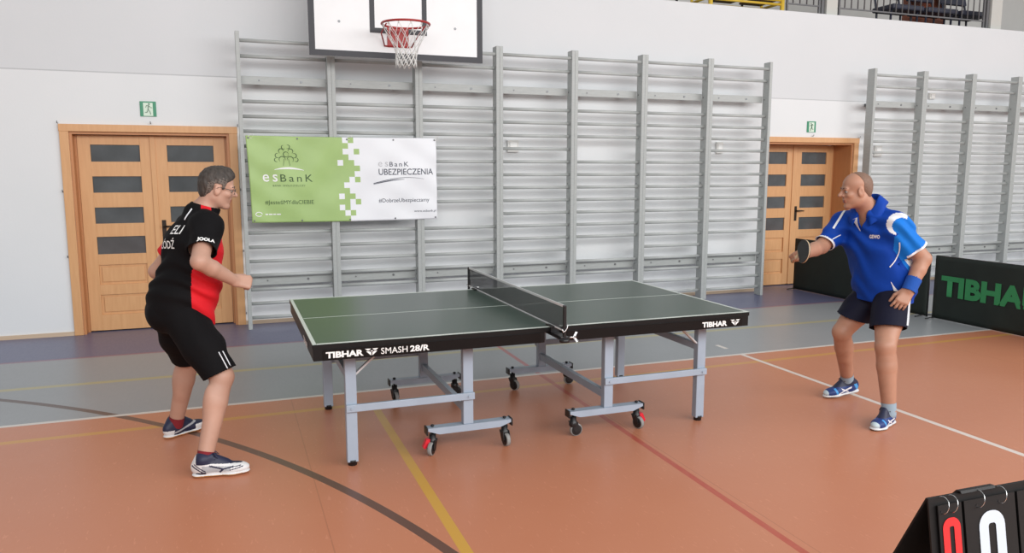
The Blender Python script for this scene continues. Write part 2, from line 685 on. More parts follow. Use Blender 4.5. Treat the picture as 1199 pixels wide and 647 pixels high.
def relax(V, Q, it=2, f=0.5):
    e = np.concatenate([Q[:, [0, 1]], Q[:, [1, 2]], Q[:, [2, 3]], Q[:, [3, 0]]])
    for _ in range(it):
        s = np.zeros_like(V)
        c = np.zeros(len(V))
        for i in range(3):
            s[:, i] = np.bincount(e[:, 0], V[e[:, 1], i], len(V)) + np.bincount(e[:, 1], V[e[:, 0], i], len(V))
        c = np.bincount(e[:, 0], None, len(V)) + np.bincount(e[:, 1], None, len(V))
        V = V + f * (s / np.maximum(c, 1)[:, None] - V)
    return V


def cut(V, Q, planes):
    """planes: (point, outward normal, radius or None): remove what lies beyond, snap the hem"""
    V = V.copy()
    for pt, nr, rad in planes:
        pt, nr = np.array(pt, float), np.array(Vector(nr).normalized())
        sd = (V - pt) @ nr
        near = np.ones(len(V), bool) if rad is None else (np.linalg.norm(V - pt, axis=1) < rad)
        out = (sd > 0) & near
        Q = Q[~out[Q].all(1)]
        V[out] -= sd[out][:, None] * nr
        # drop now degenerate caps: faces with all vertices on the plane
        on = (np.abs((V - pt) @ nr) < 1e-6) & near
        Q = Q[~on[Q].all(1)]
    used = np.unique(Q)
    mp = np.full(len(V), -1)
    mp[used] = np.arange(len(used))
    return V[used], mp[Q]


def mesh_obj(name, V, Q, mats, parent, zones=None, solid=0.0):
    me = bpy.data.meshes.new(name)
    me.vertices.add(len(V))
    me.vertices.foreach_set('co', np.ascontiguousarray(V, dtype=np.float32).ravel())
    me.loops.add(len(Q) * 4)
    me.loops.foreach_set('vertex_index', Q.ravel().astype(np.int32))
    me.polygons.add(len(Q))
    me.polygons.foreach_set('loop_start', np.arange(0, len(Q) * 4, 4, dtype=np.int32))
    me.polygons.foreach_set('use_smooth', np.ones(len(Q), bool))
    if zones is not None:
        me.polygons.foreach_set('material_index', zones(V[Q].mean(1)).astype(np.int32))
    me.update(calc_edges=True)
    me.validate()
    o = link(name, me, parent, mats)
    if solid:
        md = o.modifiers.new('thickness', 'SOLIDIFY')
        md.thickness = solid
        md.offset = -1
    return o


def frame(f, up=(0, 0, 1)):
    f = Vector(f).normalized()
    l = Vector(up).cross(f).normalized()
    u = f.cross(l)
    return np.array([f, l, u])          # rows: forward, left, up


def head_prims(o, R, neck_base, nose=1.0, jaw=1.0, neck_r=0.058, hs=1.0):
    o = np.array(o, float)

    def W(x, y, z):
        return o + hs * (x * R[0] + y * R[1] + z * R[2])
    P = [ell(W(-0.012, 0, 0.048), (0.100, 0.077, 0.084), R, k=0.02),
         ell(W(0.028, 0, -0.022), (0.065, 0.056, 0.09), R, k=0.02),
         cap(W(-0.01, 0.048, -0.055), W(0.052, 0.02, -0.098 * jaw), 0.019, 0.017, k=0.018),
         cap(W(-0.01, -0.048, -0.055), W(0.052, -0.02, -0.098 * jaw), 0.019, 0.017, k=0.018),
         ell(W(0.068, 0, -0.098 * jaw), (0.021, 0.024, 0.019), R, k=0.018),
         cap(W(0.080, 0.036, 0.023), W(0.080, -0.036, 0.023), 0.0135, k=0.014),
         cap(W(0.086, 0, 0.018), W(0.112 * nose, 0, -0.020), 0.0085, 0.0125, k=0.010),
         cap(W(0.096, 0.012, -0.024), W(0.096, -0.012, -0.024), 0.009, k=0.008),
         ell(W(0.056, 0.04, -0.022), (0.026, 0.02, 0.021), R, k=0.012),
         ell(W(0.056, -0.04, -0.022), (0.026, 0.02, 0.021), R, k=0.012),
         cap(W(0.085, 0.014, -0.054), W(0.085, -0.014, -0.054), 0.0075, k=0.006),
         cap(W(0.083, 0.012, -0.067), W(0.083, -0.012, -0.067), 0.008, k=0.006)]
    for s in (1, -1):
        P.append(ell(W(0.094, 0.032 * s, 0.004), (0.012, 0.016, 0.011), R, k=0.01, sub=True))
        P.append(ell(W(-0.006, 0.078 * s, -0.004), (0.021, 0.009, 0.034), R, k=0.008))
        P.append(ell(W(-0.004, 0.088 * s, 0.002), (0.011, 0.006, 0.019), R, k=0.006, sub=True))
        P.append(cap(W(0.088, 0.022 * s, 0.0145), W(0.082, 0.044 * s, 0.012), 0.0055, k=0.006))
    for p in P:
        if p['t'] == 'cap':
            p['ra'] *= hs
            p['rb'] *= hs
        else:
            p['r'] = p['r'] * hs
    P.append(cap(W(-0.022, 0, -0.045), neck_base, neck_r, neck_r * 1.08, k=0.03))
    return P, W


def hand_prims(wr, f, pn, curl=(0.3, 0.5, 0.4), spread=0.06, left=False, thumb=(0.6, 0.5), sc=1.0, taper=None):
    """wr wrist point, f direction of the fingers, pn palm normal (the way the palm looks)"""
    f = Vector(f).normalized()
    pn = Vector(pn)
    pn = (pn - f * pn.dot(f)).normalized()
    t = pn.cross(f) if left else f.cross(pn)            # towards the thumb side
    wr = Vector(wr)
    P = []
    L = 0.088 * sc
    spec = [(0.030, 0.070, 0.0088), (0.010, 0.079, 0.0090), (-0.010, 0.073, 0.0086), (-0.029, 0.056, 0.0076)]
    for i, (off, ln, r) in enumerate(spec):
        base = wr + f * (L * (1 - 0.05 * abs(i - 1))) + t * off * sc
        P.append(cap(wr + f * 0.008 + t * off * 0.7 * sc, base, 0.0135 * sc, 0.0115 * sc, k=0.016))
        d = (f + t * (spread * (1.5 - i))).normalized()
        ang = 0.0
        p = base
        for j, (fr, c) in enumerate(zip((0.46, 0.30, 0.24), curl)):
            ang += c * (1 + 0.07 * i)
            dd = d * math.cos(ang) + pn * math.sin(ang)
            q = p + dd * ln * fr * sc
            P.append(cap(p, q, r * sc * (1 - 0.08 * j), r * sc * (0.94 - 0.1 * j), k=0.003))
            p = q
    tb = wr + f * 0.022 * sc + t * 0.03 * sc + pn * 0.008
    d1 = (f * math.cos(thumb[0]) + t * math.sin(thumb[0]) + pn * 0.35).normalized()
    j1 = tb + d1 * 0.045 * sc
    d2 = (f * math.cos(thumb[1]) + t * math.sin(thumb[1]) * 0.3 + pn * 0.45).normalized()
    j2 = j1 + d2 * 0.034 * sc
    j3 = j2 + (d2 + pn * 0.25).normalized() * 0.026 * sc
    P.append(cap(tb - d1 * 0.012, j1, 0.014 * sc, 0.0115 * sc, k=0.012))
    P.append(cap(j1, j2, 0.0105 * sc, 0.0095 * sc, k=0.004))
    P.append(cap(j2, j3, 0.0095 * sc, 0.008 * sc, k=0.004))
    return P


def folds(amp, freq, dirv, seed=0.0):
    dv = np.array(Vector(dirv).normalized())

    def fn(X, Y, Z):
        a = (X * dv[0] + Y * dv[1] + Z * dv[2]) * freq
        wv = np.sin(X * 17 + seed) + np.sin(Y * 19 + 1.3 * seed) + np.sin(Z * 13 - seed)
        return amp * np.sin(a + 1.6 * wv) * (0.6 + 0.4 * np.sin(X * 9 + Z * 7 + Y * 8 + seed))
    return fn


def proj_text(name, body, bvh, o, u, v, nrm, width, height, mats, parent, bold=0.0, spacing=1.0, lift=0.003):
    """lettering laid on a garment: every vertex is dropped onto the cloth along -nrm"""
    me, co = text_mesh(body, bold, spacing=spacing)
    bm = bmesh.new()
    bm.from_mesh(me)
    bmesh.ops.triangulate(bm, faces=bm.faces)
    bmesh.ops.subdivide_edges(bm, edges=bm.edges, cuts=1)
    bm.to_mesh(me)
    bm.free()
    co = np.zeros(len(me.vertices) * 3)
    me.vertices.foreach_get('co', co)
    co = co.reshape(-1, 3)
    lo, hi = co.min(0), co.max(0)
    q = (co - lo) / np.maximum(hi - lo, 1e-6)
    o, u, v, nrm = Vector(o), Vector(u).normalized(), Vector(v).normalized(), Vector(nrm).normalized()
    out = []
    for i in range(len(co)):
        p = o + u * (q[i, 0] - 0.5) * width + v * (q[i, 1] - 0.5) * height
        hit = bvh.ray_cast(p + nrm * 0.4, -nrm)
        if hit[0] is not None:
            p = hit[0] + hit[1] * lift if hit[1].dot(nrm) > 0 else hit[0] + nrm * lift
        out.append(p)
    me.vertices.foreach_set('co', np.array(out).ravel())
    me.update()
    return link(name, me, parent, mats)


def bvh_of(V, Q):
    return BVHTree.FromPolygons([tuple(v) for v in V], [tuple(int(i) for i in q) for q in Q])


# ================================================================== SETTING
WY = 3.92        # face of the long wall

b = MB()
b.box((3.0, 0.0, -0.05), (30, 22, 0.1))
fl = b.build('floor', M['floor'])
tag(fl, 'sports hall floor of orange, grey and blue zones with game lines', 'floor', kind='structure')

# long wall with the two door openings, top at the gallery edge
D1 = (-3.18, -1.70, 2.04)
D2 = (5.18, 6.65, 2.04)
TOP = 3.77
b = MB()
xs = [-9.0, D1[0], D1[1], D2[0], D2[1], 18.0]
for i in range(5):
    z0 = 2.04 if i in (1, 3) else 0.0
    b.box(((xs[i] + xs[i + 1]) / 2, WY + 0.2, (z0 + TOP) / 2), (xs[i + 1] - xs[i], 0.4, TOP - z0))
wl = b.build('wall_back', M['wall'])
tag(wl, 'white painted long wall of the sports hall', 'wall', kind='structure')

b = MB()
for x0, x1 in ((-9.0, -3.263), (-1.63, 5.10), (6.735, 18.0)):
    b.box(((x0 + x1) / 2, WY - 0.008, 0.02), (x1 - x0, 0.016, 0.04))
tag(b.build('baseboard_back', M['skirt']), 'thin pale wooden skirting strip along the wall foot', 'baseboard', kind='structure')

# gallery above the wall
b = MB()
b.box((4.5, 6.2, 3.45), (27, 3.76, 0.1))
tag(b.build('gallery_floor', M['gal_floor']), 'concrete floor of the spectator gallery', 'floor', kind='structure')
b = MB()
b.box((4.5, 7.6, 5.2), (27, 0.2, 3.6))
tag(b.build('wall_gallery', M['gal_wall']), 'grey rear wall of the spectator gallery', 'wall', kind='structure')
b = MB()
b.box((4.5, 7.0, 6.9), (27, 1.4, 0.2))  # out of view, added to keep sky light off the gallery
tag(b.build('ceiling_gallery_shade', M['gal_wall']), 'unseen ceiling added to shade the spectator gallery', 'ceiling', kind='structure')


def door(name, D, leaf_y, label, handle_side, hinge):
    x0, x1, zt = D
    cx = (x0 + x1) / 2
    root = thing(name, (cx, WY, 0), label, 'door', kind='structure')
    fr = MB()
    # casing on the wall face
    fr.box((x0 - 0.041, WY - 0.012, 1.055), (0.082, 0.03, 2.11), bev=0.004)
    fr.box((x1 + 0.041, WY - 0.012, 1.055), (0.082, 0.03, 2.11), bev=0.004)
    fr.box((cx, WY - 0.014, zt + 0.036), (x1 - x0 + 0.17, 0.034, 0.072), bev=0.004)
    fr.build('door_casing', M['wood'], root)
    jb = MB()
    dpt = leaf_y + 0.06 - WY
    ym = WY + dpt / 2 + 0.002
    jb.box((x0 + 0.012, ym, zt / 2), (0.024, dpt, zt))
    jb.box((x1 - 0.012, ym, zt / 2), (0.024, dpt, zt))
    jb.box((cx, ym, zt - 0.012), (x1 - x0 - 0.048, dpt, 0.024))
    jb.box((x0 + 0.034, leaf_y + 0.03, zt / 2), (0.02, 0.05, zt))
    jb.box((x1 - 0.034, leaf_y + 0.03, zt / 2), (0.02, 0.05, zt))
    jb.build('door_jamb', M['wood_dark'], root)
    rows = [(1.748, 1.918), (1.435, 1.6), (1.12, 1.285), (0.805, 0.985)]
    pans = [(0.49, 0.695), (0.175, 0.385)]
    lo, hi = x0 + 0.046, x1 - 0.046
    for k, (a, c) in enumerate(((lo, cx - 0.003), (cx + 0.003, hi))):
        sL = 0.115 if k == 0 else 0.125
        sR = 0.125 if k == 0 else 0.115
        p0, p1 = a + sL, c - sR
        lf = MB()
        th = 0.045
        yc = leaf_y + th / 2
        lf.box(((a + p0) / 2, yc, 1.012), (p0 - a, th, 2.0), bev=0.003)
        lf.box(((p1 + c) / 2, yc, 1.012), (c - p1, th, 2.0), bev=0.003)
        edges = [0.012] + [v for pr in sorted(rows + pans) for v in pr] + [2.012]
        for i in range(0, len(edges), 2):
            z0, z1 = edges[i], edges[i + 1]
            lf.box(((p0 + p1) / 2, yc, (z0 + z1) / 2), (p1 - p0, th - 0.004, z1 - z0))
        if k == 0:
            lf.box((cx - 0.006, leaf_y - 0.006, 1.012), (0.05, 0.014, 2.0), bev=0.004)
        leaf = lf.build('door_leaf', M['wood'], root)
        for z0, z1 in rows:
            g = MB()
            g.box(((p0 + p1) / 2, yc, (z0 + z1) / 2), (p1 - p0 + 0.01, 0.008, z1 - z0 + 0.01))
            g.build('pane', M['pane'], leaf)
        for z0, z1 in pans:
            g = MB()
            g.box(((p0 + p1) / 2, yc + 0.006, (z0 + z1) / 2), (p1 - p0 + 0.01, 0.014, z1 - z0 + 0.01))
            g.box(((p0 + p1) / 2, yc - 0.004, (z0 + z1) / 2), (p1 - p0 - 0.05, 0.016, z1 - z0 - 0.05), bev=0.006)
            g.build('panel', M['wood'], leaf)
        if k == 1:
            hx = cx + 0.06
            hb = MB()
            hb.box((hx, leaf_y - 0.004, 1.04), (0.04, 0.008, 0.21), bev=0.003)
            hb.cyl((hx, leaf_y, 1.08), (hx, leaf_y - 0.05, 1.08), 0.009, 10)
            hb.tube([(hx - 0.005, leaf_y - 0.05, 1.08), (hx + 0.06, leaf_y - 0.05, 1.08), (hx + 0.115, leaf_y - 0.045, 1.076)], [0.01, 0.009, 0.007], 8)
            tag(hb.build('door_handle', mat('dark_bronze', (52, 44, 38), 0.35, metal=0.6), leaf), 'dark bronze lever handle on a long plate')
    # little wire hooks round the casing
    for hx, hz in ((x0 - 0.09, 2.12), (cx, 2.13), (x1 + 0.09, 2.12), (x0 - 0.09, 1.45), (x1 + 0.09, 1.45), (x0 - 0.09, 0.8), (x1 + 0.09, 0.8), (x1 + 0.09, 0.12)):
        hk = MB()
        hk.tube([(hx, WY, hz), (hx, WY - 0.03, hz), (hx, WY - 0.034, hz + 0.02)], 0.004, 6)
        hk.build('hook', M['bolt'], root)
    return root


door('door_1', D1, 4.03, 'double wooden door with dark panes left of the green banner', 1, 0)
door('door_2', D2, 4.25, 'double wooden door with dark panes behind the player in blue', 1, 0)
b = MB()
for D in (D1, D2):
    b.box(((D[0] + D[1]) / 2, WY + 0.72, 1.1), (D[1] - D[0] + 0.4, 0.02, 2.3))
tag(b.build('wall_corridor', M['gal_wall']), 'corridor wall behind the doors', 'wall', kind='structure')


# exit signs
def exit_sign(cx, cz, label, flip=1):
    root = thing('exit_sign', (cx, WY, cz), label, 'sign')
    y = WY - 0.006
    b = MB()
    b.box((cx, y + 0.002, cz), (0.15, 0.006, 0.15), bev=0.001)
    b.build('plate', M['sign_green'], root)
    b = MB()
    b.box((cx - 0.0 * flip, y - 0.003, cz - 0.004), (0.088, 0.002, 0.13))
    b.build('door_pictogram', M['sign_white'], root)
    b = MB()
    s = flip
    yy = y - 0.006

    def P(u, v):
        return (cx + s * (u - 0.5) * 0.15, yy, cz + (v - 0.5) * 0.15)
    b.cyl((P(.57, .82)[0], yy, P(.57, .82)[2]), (P(.57, .82)[0], yy + 0.002, P(.57, .82)[2]), 0.008, 12)
    for a, c, wd in (((.55, .74), (.5, .48), .017), ((.5, .5), (.62, .3), .013), ((.62, .3), (.66, .14), .012), ((.5, .48), (.44, .28), .013), ((.44, .28), (.3, .28), .012),
                     ((.55, .72), (.42, .74), .009), ((.42, .74), (.36, .6), .009), ((.55, .72), (.66, .6), .009), ((.66, .6), (.76, .58), .009)):
        b.bar(P(*a), P(*c), 0.003, wd, up=(0, 1, 0))
    b.build('running_figure', M['sign_dark'], root)
    return root


exit_sign(-2.455, 2.275, 'green running man exit sign above the left wooden door')
exit_sign(5.89, 2.255, 'small green exit sign above the right wooden door', -1)


# small boxes on the wall behind the bars
def wall_box(cx, cz, wd, ht, label):
    root = thing('switch_box', (cx, WY, cz), label, 'switch box')
    b = MB()
    b.box((cx, WY - 0.018, cz), (wd, 0.036, ht), bev=0.005)
    b.build('box_body', M['plastic'], root)
    b = MB()
    b.box((cx, WY - 0.04, cz), (wd * 0.62, 0.008, ht * 0.62), bev=0.002)
    b.build('rocker', M['white'], root)


wall_box(1.475, 1.945, 0.14, 0.14, 'white switch box behind the fourth bay of wall bars, right of the banner')
wall_box(4.385, 1.955, 0.10, 0.15, 'white switch box on the wall behind the last bay before the right door')
wall_box(7.09, 1.935, 0.13, 0.16, 'white switch box behind the bars right of the right door')
wall_box(8.05, 2.74, 0.11, 0.085, 'small white sensor box high behind the right hand wall bars')


# ------------------------------------------------------------------ wall bars
def wall_bars(x0, x1, missing, label, extra_front=(19, 16, 14)):
    cx = (x0 + x1) / 2
    root = thing('wall_bars', (cx, 3.66, 0), label, 'wall bars', 'grey gym wall bars along the long wall')
    for s, x in ((-1, x0), (1, x1)):
        b = MB()
        b.box((x - s * 0.0205, 3.645, 1.52), (0.041, 0.13, 3.04), bev=0.004)
        up = b.build('upright', M['bar'], root)
        if s > 0:
            for z in (0.5, 1.5, 2.57):
                b = MB()
                b.cyl((x - 0.0405, 3.67, z), (x - 0.0435, 3.67, z), 0.009, 10)
                b.build('bolt', M['bolt'], up)
    for k in range(20):
        if k in (16, 17) or k in missing:
            continue
        z = 0.118 + 0.1492 * k
        y = 3.606 if k == 19 else 3.64
        b = MB()
        n = 12
        for s in (1,):
            ring = [(0.013 * math.cos(2 * PI * i / n), 0.0185 * math.sin(2 * PI * i / n)) for i in range(n)]
            b.prism(ring, (x0 + 0.034, y, z), (0, 1, 0), (0, 0, 1), (x1 - x0 - 0.068, 0, 0))
        o = b.build('rung', M['rung'], root)
        for p in o.data.polygons:
            if len(p.vertices) == 4:
                p.use_smooth = True
    for z, h in ((2.575, 0.085), (0.497, 0.095)):
        b = MB()
        b.box((cx, 3.722, z), (x1 - x0 - 0.084, 0.026, h), bev=0.003)
        rl = b.build('back_rail', M['bar'], root)
        for bx, r_ in ((cx + 0.17, 0.013), (cx - 0.25, 0.008)):
            b = MB()
            b.cyl((bx, 3.709, z), (bx, 3.703, z), r_, 12)
            b.build('bolt', M['bolt'], rl)
        for px in (x0 + 0.2, x1 - 0.2):
            b = MB()
            b.box((px, (3.735 + WY) / 2, z), (0.05, WY - 3.737, 0.04))
            b.build('wall_bracket', M['bolt'], rl)
    return root


XA = [-1.60 + 0.933 * k for k in range(8)]
miss = {2: (7,), 4: (4, 12), 6: (4,)}
names = ['wall bars bay beside the left door, behind the green half of the banner',
         'second wall bars bay from the left door, behind the white half of the banner',
         'third wall bars bay from the left, right of the banner beneath the backboard corner',
         'fourth wall bars bay from the left, behind the net with a switch box inside',
         'fifth wall bars bay from the left, with two rungs missing, behind the table',
         'sixth wall bars bay from the left, with every rung in place',
         'last wall bars bay of the long row, ending in front of the right door']
for k in range(7):
    wall_bars(XA[k], XA[k + 1], miss.get(k, ()), names[k])
XB = [6.63 + 0.933 * k for k in range(5)]
names = ['first wall bars bay right of the right door, behind the player in blue',
         'middle wall bars bay right of the right door, above the folded barrier corner',
         'wall bars bay at the right edge above the barrier lettering',
         'wall bars bay cut by the right edge of the photo']
for k in range(4):
    wall_bars(XB[k], XB[k + 1], (), names[k])


# ------------------------------------------------------------------ basketball backboard
BX0, BX1, BY, BZ0, BZ1 = -0.92, 0.88, 3.23, 2.79, 3.84
bcx = (BX0 + BX1) / 2
bb = thing('basketball_hoop', (bcx, WY, 2.79), 'white basketball backboard with red rim and net above the banner', 'basketball hoop')
b = MB()
b.box((bcx, BY + 0.015, (BZ0 + BZ1) / 2), (BX1 - BX0, 0.03, BZ1 - BZ0), bev=0.002)
bo = b.build('backboard', M['board'], bb)
b = MB()
t = 0.06
yb = BY - 0.002
for c, d in (((BX0 + t / 2, yb, (BZ0 + BZ1) / 2), (t, 0.004, BZ1 - BZ0)), ((BX1 - t / 2, yb, (BZ0 + BZ1) / 2), (t, 0.004, BZ1 - BZ0)),
             ((bcx, yb, BZ0 + t / 2), (BX1 - BX0 - 2 * t, 0.004, t)), ((bcx, yb, BZ1 - t / 2), (BX1 - BX0 - 2 * t, 0.004, t))):
    b.box(c, d)
tag(b.build('border', M['border'], bo), 'dark grey painted border')
b = MB()
ix0, ix1, iz0, iz1 = bcx - 0.295, bcx + 0.295, 3.04, 3.49
t = 0.05
for c, d in (((ix0 + t / 2, yb, (iz0 + iz1) / 2), (t, 0.004, iz1 - iz0)), ((ix1 - t / 2, yb, (iz0 + iz1) / 2), (t, 0.004, iz1 - iz0)),
             ((bcx, yb, iz0 + t / 2), (ix1 - ix0 - 2 * t, 0.004, t)), ((bcx, yb, iz1 - t / 2), (ix1 - ix0 - 2 * t, 0.004, t))):
    b.box(c, d)
b.build('target_square', M['border'], bo)
for x, z in ((bcx - 0.6, 3.13), (bcx + 0.6, 3.13), (bcx - 0.6, 3.6), (bcx + 0.6, 3.6)):
    b = MB()
    b.cyl((x, BY - 0.004, z), (x, BY + 0.002, z), 0.013, 12)
    b.build('board_bolt', M['bolt'], bo)
RX, RY, RZ, RR = -0.03, 2.855, 3.075, 0.233
b = MB()
b.tube([(RX + RR * math.cos(a), RY + RR * math.sin(a), RZ) for a in [2 * PI * i / 48 for i in range(48)]], 0.011, 10, closed=True)
rimo = b.build('rim', M['rim'], bb)
b = MB()
b.prism([(-0.075, 0.0), (0.1, 0.0), (0.085, -0.15), (-0.06, -0.15)], (RX, BY - 0.012, RZ + 0.02), (1, 0, 0), (0, 0, 1), (0, -0.012, 0))
b.prism([(-0.1, 0), (0.1, 0), (0.085, -0.13), (-0.085, -0.13)], (RX, BY - 0.01, RZ + 0.004), (1, 0, 0), (0, -1, 0), (0, 0, -0.012))
b.box((RX, BY - 0.006, RZ - 0.07), (0.22, 0.012, 0.2), bev=0.003)
b.build('rim_bracket', M['rim'], rimo)
b = MB()
for s in (-1, 1):
    b.tube([(RX + s * 0.195, RY - 0.02, RZ - 0.008), (RX + s * 0.19, BY - 0.1, RZ - 0.05), (RX + s * 0.14, BY - 0.012, RZ - 0.16)], 0.007, 8)
b.tube([(RX - 0.14, BY - 0.012, RZ - 0.16), (RX + 0.14, BY - 0.012, RZ - 0.16)], 0.007, 8)
b.build('rim_brace', M['rim'], rimo)
b = MB()
NS = 12
lev = [(0.0, 0.228), (0.10, 0.178), (0.20, 0.124), (0.26, 0.104), (0.305, 0.1), (0.35, 0.1), (0.40, 0.104)]
for i in range(NS):
    for sg in (1, -1):
        pts = []
        for j, (dz, rr) in enumerate(lev):
            a = 2 * PI * (i + 0.5 * sg * j) / NS
            wob = 1 + 0.04 * math.sin(3 * a + j)
            pts.append((RX + rr * wob * math.cos(a), RY + rr * wob * math.sin(a), RZ - 0.012 - dz))
        b.tube(pts, [0.0028, 0.0028, 0.0034, 0.0044, 0.005, 0.005, 0.005], 5)
for i in range(NS):
    a = 2 * PI * i / NS
    b.tube([(RX + 0.228 * math.cos(a), RY + 0.228 * math.sin(a), RZ - 0.03), (RX + 0.222 * math.cos(a), RY + 0.222 * math.sin(a), RZ + 0.0)], 0.006, 5)
tag(b.build('hoop_net', M['cord'], bb), 'white knotted cord net')
b = MB()
for x in (bcx - 0.5, bcx + 0.5):
    b.bar((x, BY + 0.03, 3.62), (x, WY - 0.002, 3.62), 0.06, 0.06)
    b.bar((x, BY + 0.06, 2.9), (x, BY + 0.06, 3.8), 0.05, 0.05)
b.build('wall_arm', M['bar'], bb)


# ------------------------------------------------------------------ banner on the bars
AX0, AX1, AZ0, AZ1 = -1.545, 0.445, 1.125, 2.012
AYY = 3.562
AW, AH = AX1 - AX0, AZ1 - AZ0


def bwave(x, z):
    u, v = (x - AX0) / AW, (z - AZ0) / AH
    e = 0.010 * math.sin(u * 7.0 + v * 3.0) * (0.3 + 0.7 * v * (1 - v) * 4)
    e += 0.006 * math.sin(u * 22 - v * 9) * max(0, math.sin(PI * v))
    e += 0.012 * math.exp(-((u - 0.42 + 0.22 * (1 - v)) / 0.05) ** 2) * v
    e += 0.006 * math.sin(v * 17 + u * 26) * (abs(u - 0.5) * 1.6)
    return e


def bwarp(p):
    u, v = (p.x - AX0) / AW, (p.z - AZ0) / AH
    return Vector((p.x + 0.028 * math.sin(PI * 0.5 * (1 - v)) * (1 - u) * (1 if u < 0.3 else 1), p.y - bwave(p.x, p.z), p.z - 0.006 * math.sin(PI * u) + 0.0))


ban = thing('advertising_banner', ((AX0 + AX1) / 2, AYY, AZ0), 'green and white bank advertising banner tied to the wall bars', 'banner')
nx, nz_ = 136, 60
verts, faces, mi = [], [], []
for j in range(nz_ + 1):
    for i in range(nx + 1):
        p = bwarp(Vector((AX0 + AW * i / nx, AYY, AZ0 + AH * j / nz_)))
        verts.append(tuple(p))
cs = 4
c0 = 62
pat = ['W G W W'.split(), 'G W W W'.split(), 'W W G W'.split(), 'G W W W'.split(), None]
# rows from the top: colour of columns c0..c3 (G green, W white); left of c0 is green, right of c3 white
rows = ['GWGW', 'GGWW', 'GWWG', 'GGWW', 'WGGW', 'GGGG', 'GGGW', 'GGWG', 'GWWW', 'GGWW', 'WGGW', 'GGWG', 'WGWW', 'GWGW', 'GGWW']
for j in range(nz_):
    r = min(14, int((nz_ - 1 - j) / 4))
    for i in range(nx):
        a = j * (nx + 1) + i
        faces.append((a, a + 1, a + nx + 2, a + nx + 1))
        cc = (i - c0) // cs
        mi.append(0 if cc > 3 else (1 if cc < 0 else (1 if rows[r][cc] == 'G' else 0)))
me = bpy.data.meshes.new('banner_sheet')
me.from_pydata(verts, [], faces)
me.polygons.foreach_set('material_index', mi)
me.polygons.foreach_set('use_smooth', [True] * len(faces))
sheet = link('banner_sheet', me, ban, [M['ban_white'], M['ban_green']])
md = sheet.modifiers.new('thickness', 'SOLIDIFY')
md.thickness = 0.002
md.offset = 1


def btext(name, body, u0, v0, width, height, m, bold=0.0, sp=1.0):
    return text(name, body, (AX0 + u0 * AW, AYY, AZ0 + v0 * AH), (1, 0, 0), (0, 0, 1), width * AW, height * AH if height else None, m, ban, bold, sp, bwarp, 0.004)


btext('lettering', 'es', 0.066, 0.475, 0.075, 0.085, M['white'], 0.008, 1.35)
btext('lettering', 'BanK', 0.155, 0.475, 0.165, 0.085, M['ink_dark'], 0.0, 1.35)
btext('lettering', 'BANK SPÓŁDZIELCZY', 0.115, 0.42, 0.165, 0.024, M['ink_dark'], 0.0, 1.2)
btext('lettering', '#JesteśMYdlaCIEBIE', 0.070, 0.2, 0.25, 0.065, M['ink_dark'], 0.0)
btext('lettering', 'es', 0.672, 0.655, 0.055, 0.055, M['ink_light'], 0.0, 1.35)
btext('lettering', 'BanK', 0.735, 0.655, 0.105, 0.055, M['ink_grey'], 0.004, 1.35)
btext('lettering', 'UBEZPIECZENIA', 0.674, 0.553, 0.305, 0.075, M['ink_grey'], 0.006)
btext('lettering', '#DobrzeUbezpieczamy', 0.67, 0.205, 0.285, 0.062, M['ink_grey'], 0.0)
btext('lettering', 'www.esbank.pl', 0.868, 0.083, 0.125, 0.036, M['ink_grey'], 0.0)


def bribbon(bm_, pts, wd):
    """flat ribbon in banner (u, v) coordinates, wd may taper"""
    n = len(pts)
    L, R_ = [], []
    for i, (u, v) in enumerate(pts):
        a = pts[max(i - 1, 0)]
        c = pts[min(i + 1, n - 1)]
        dx, dz = (c[0] - a[0]) * AW, (c[1] - a[1]) * AH
        l = math.hypot(dx, dz) or 1
        px, pz = -dz / l, dx / l
        h = (wd[i] if isinstance(wd, list) else wd) / 2
        for s, lst in ((1, L), (-1, R_)):
            p = bwarp(Vector((AX0 + u * AW + s * px * h, AYY - 0.004, AZ0 + v * AH + s * pz * h)))
            lst.append(bm_.bm.verts.new(p))
    for i in range(n - 1):
        bm_.bm.faces.new((L[i], L[i + 1], R_[i + 1], R_[i]))


def arc(cu, cv, r, a0, a1, n=14):
    return [(cu + r / AW * math.cos(a0 + (a1 - a0) * i / n), cv + r / AH * math.sin(a0 + (a1 - a0) * i / n)) for i in range(n + 1)]


b = MB()
for cu, cv, r, a0, a1 in ((0.192, 0.74, 0.036, -0.3, 3.9), (0.238, 0.74, 0.036, -0.8, 3.4), (0.166, 0.79, 0.026, 1.2, 5.5), (0.262, 0.79, 0.026, -2.2, 2.2),
                          (0.188, 0.845, 0.028, 0.0, 4.2), (0.242, 0.845, 0.028, -1.0, 3.2), (0.215, 0.805, 0.03, 0.0, 6.2), (0.203, 0.895, 0.022, 1.5, 5.5), (0.228, 0.9, 0.022, -2.2, 2.0),
                          (0.272, 0.74, 0.022, -2.4, 1.4), (0.158, 0.735, 0.022, 1.6, 5.2)):
    p = arc(0.192 + (cu - 0.215) * 0.88, 0.64 + (cv - 0.64) * 0.92, r * 0.88, a0, a1)
    bribbon(b, p, [0.002 + 0.006 * math.sin(PI * i / (len(p) - 1)) for i in range(len(p))])
for s in (-1, 1):
    p = [(0.192 + s * (0.017 - 0.006 * t), 0.66 + 0.08 * t) for t in [i / 6 for i in range(7)]]
    bribbon(b, p, 0.004)
b.build('tree_emblem', M['ink_dark'], ban)
b = MB()
p = [(0.128 + 0.15 * t, 0.598 + 0.035 * math.sin(PI * (0.15 + 0.75 * t))) for t in [i / 20 for i in range(21)]]
bribbon(b, p, [0.004 + 0.016 * math.sin(PI * i / 20) for i in range(21)])
p = [(0.05 + 0.03 * math.cos(2 * PI * t), 0.098 + 0.018 * math.sin(2 * PI * t)) for t in [0.05 + i / 22 for i in range(21)]]
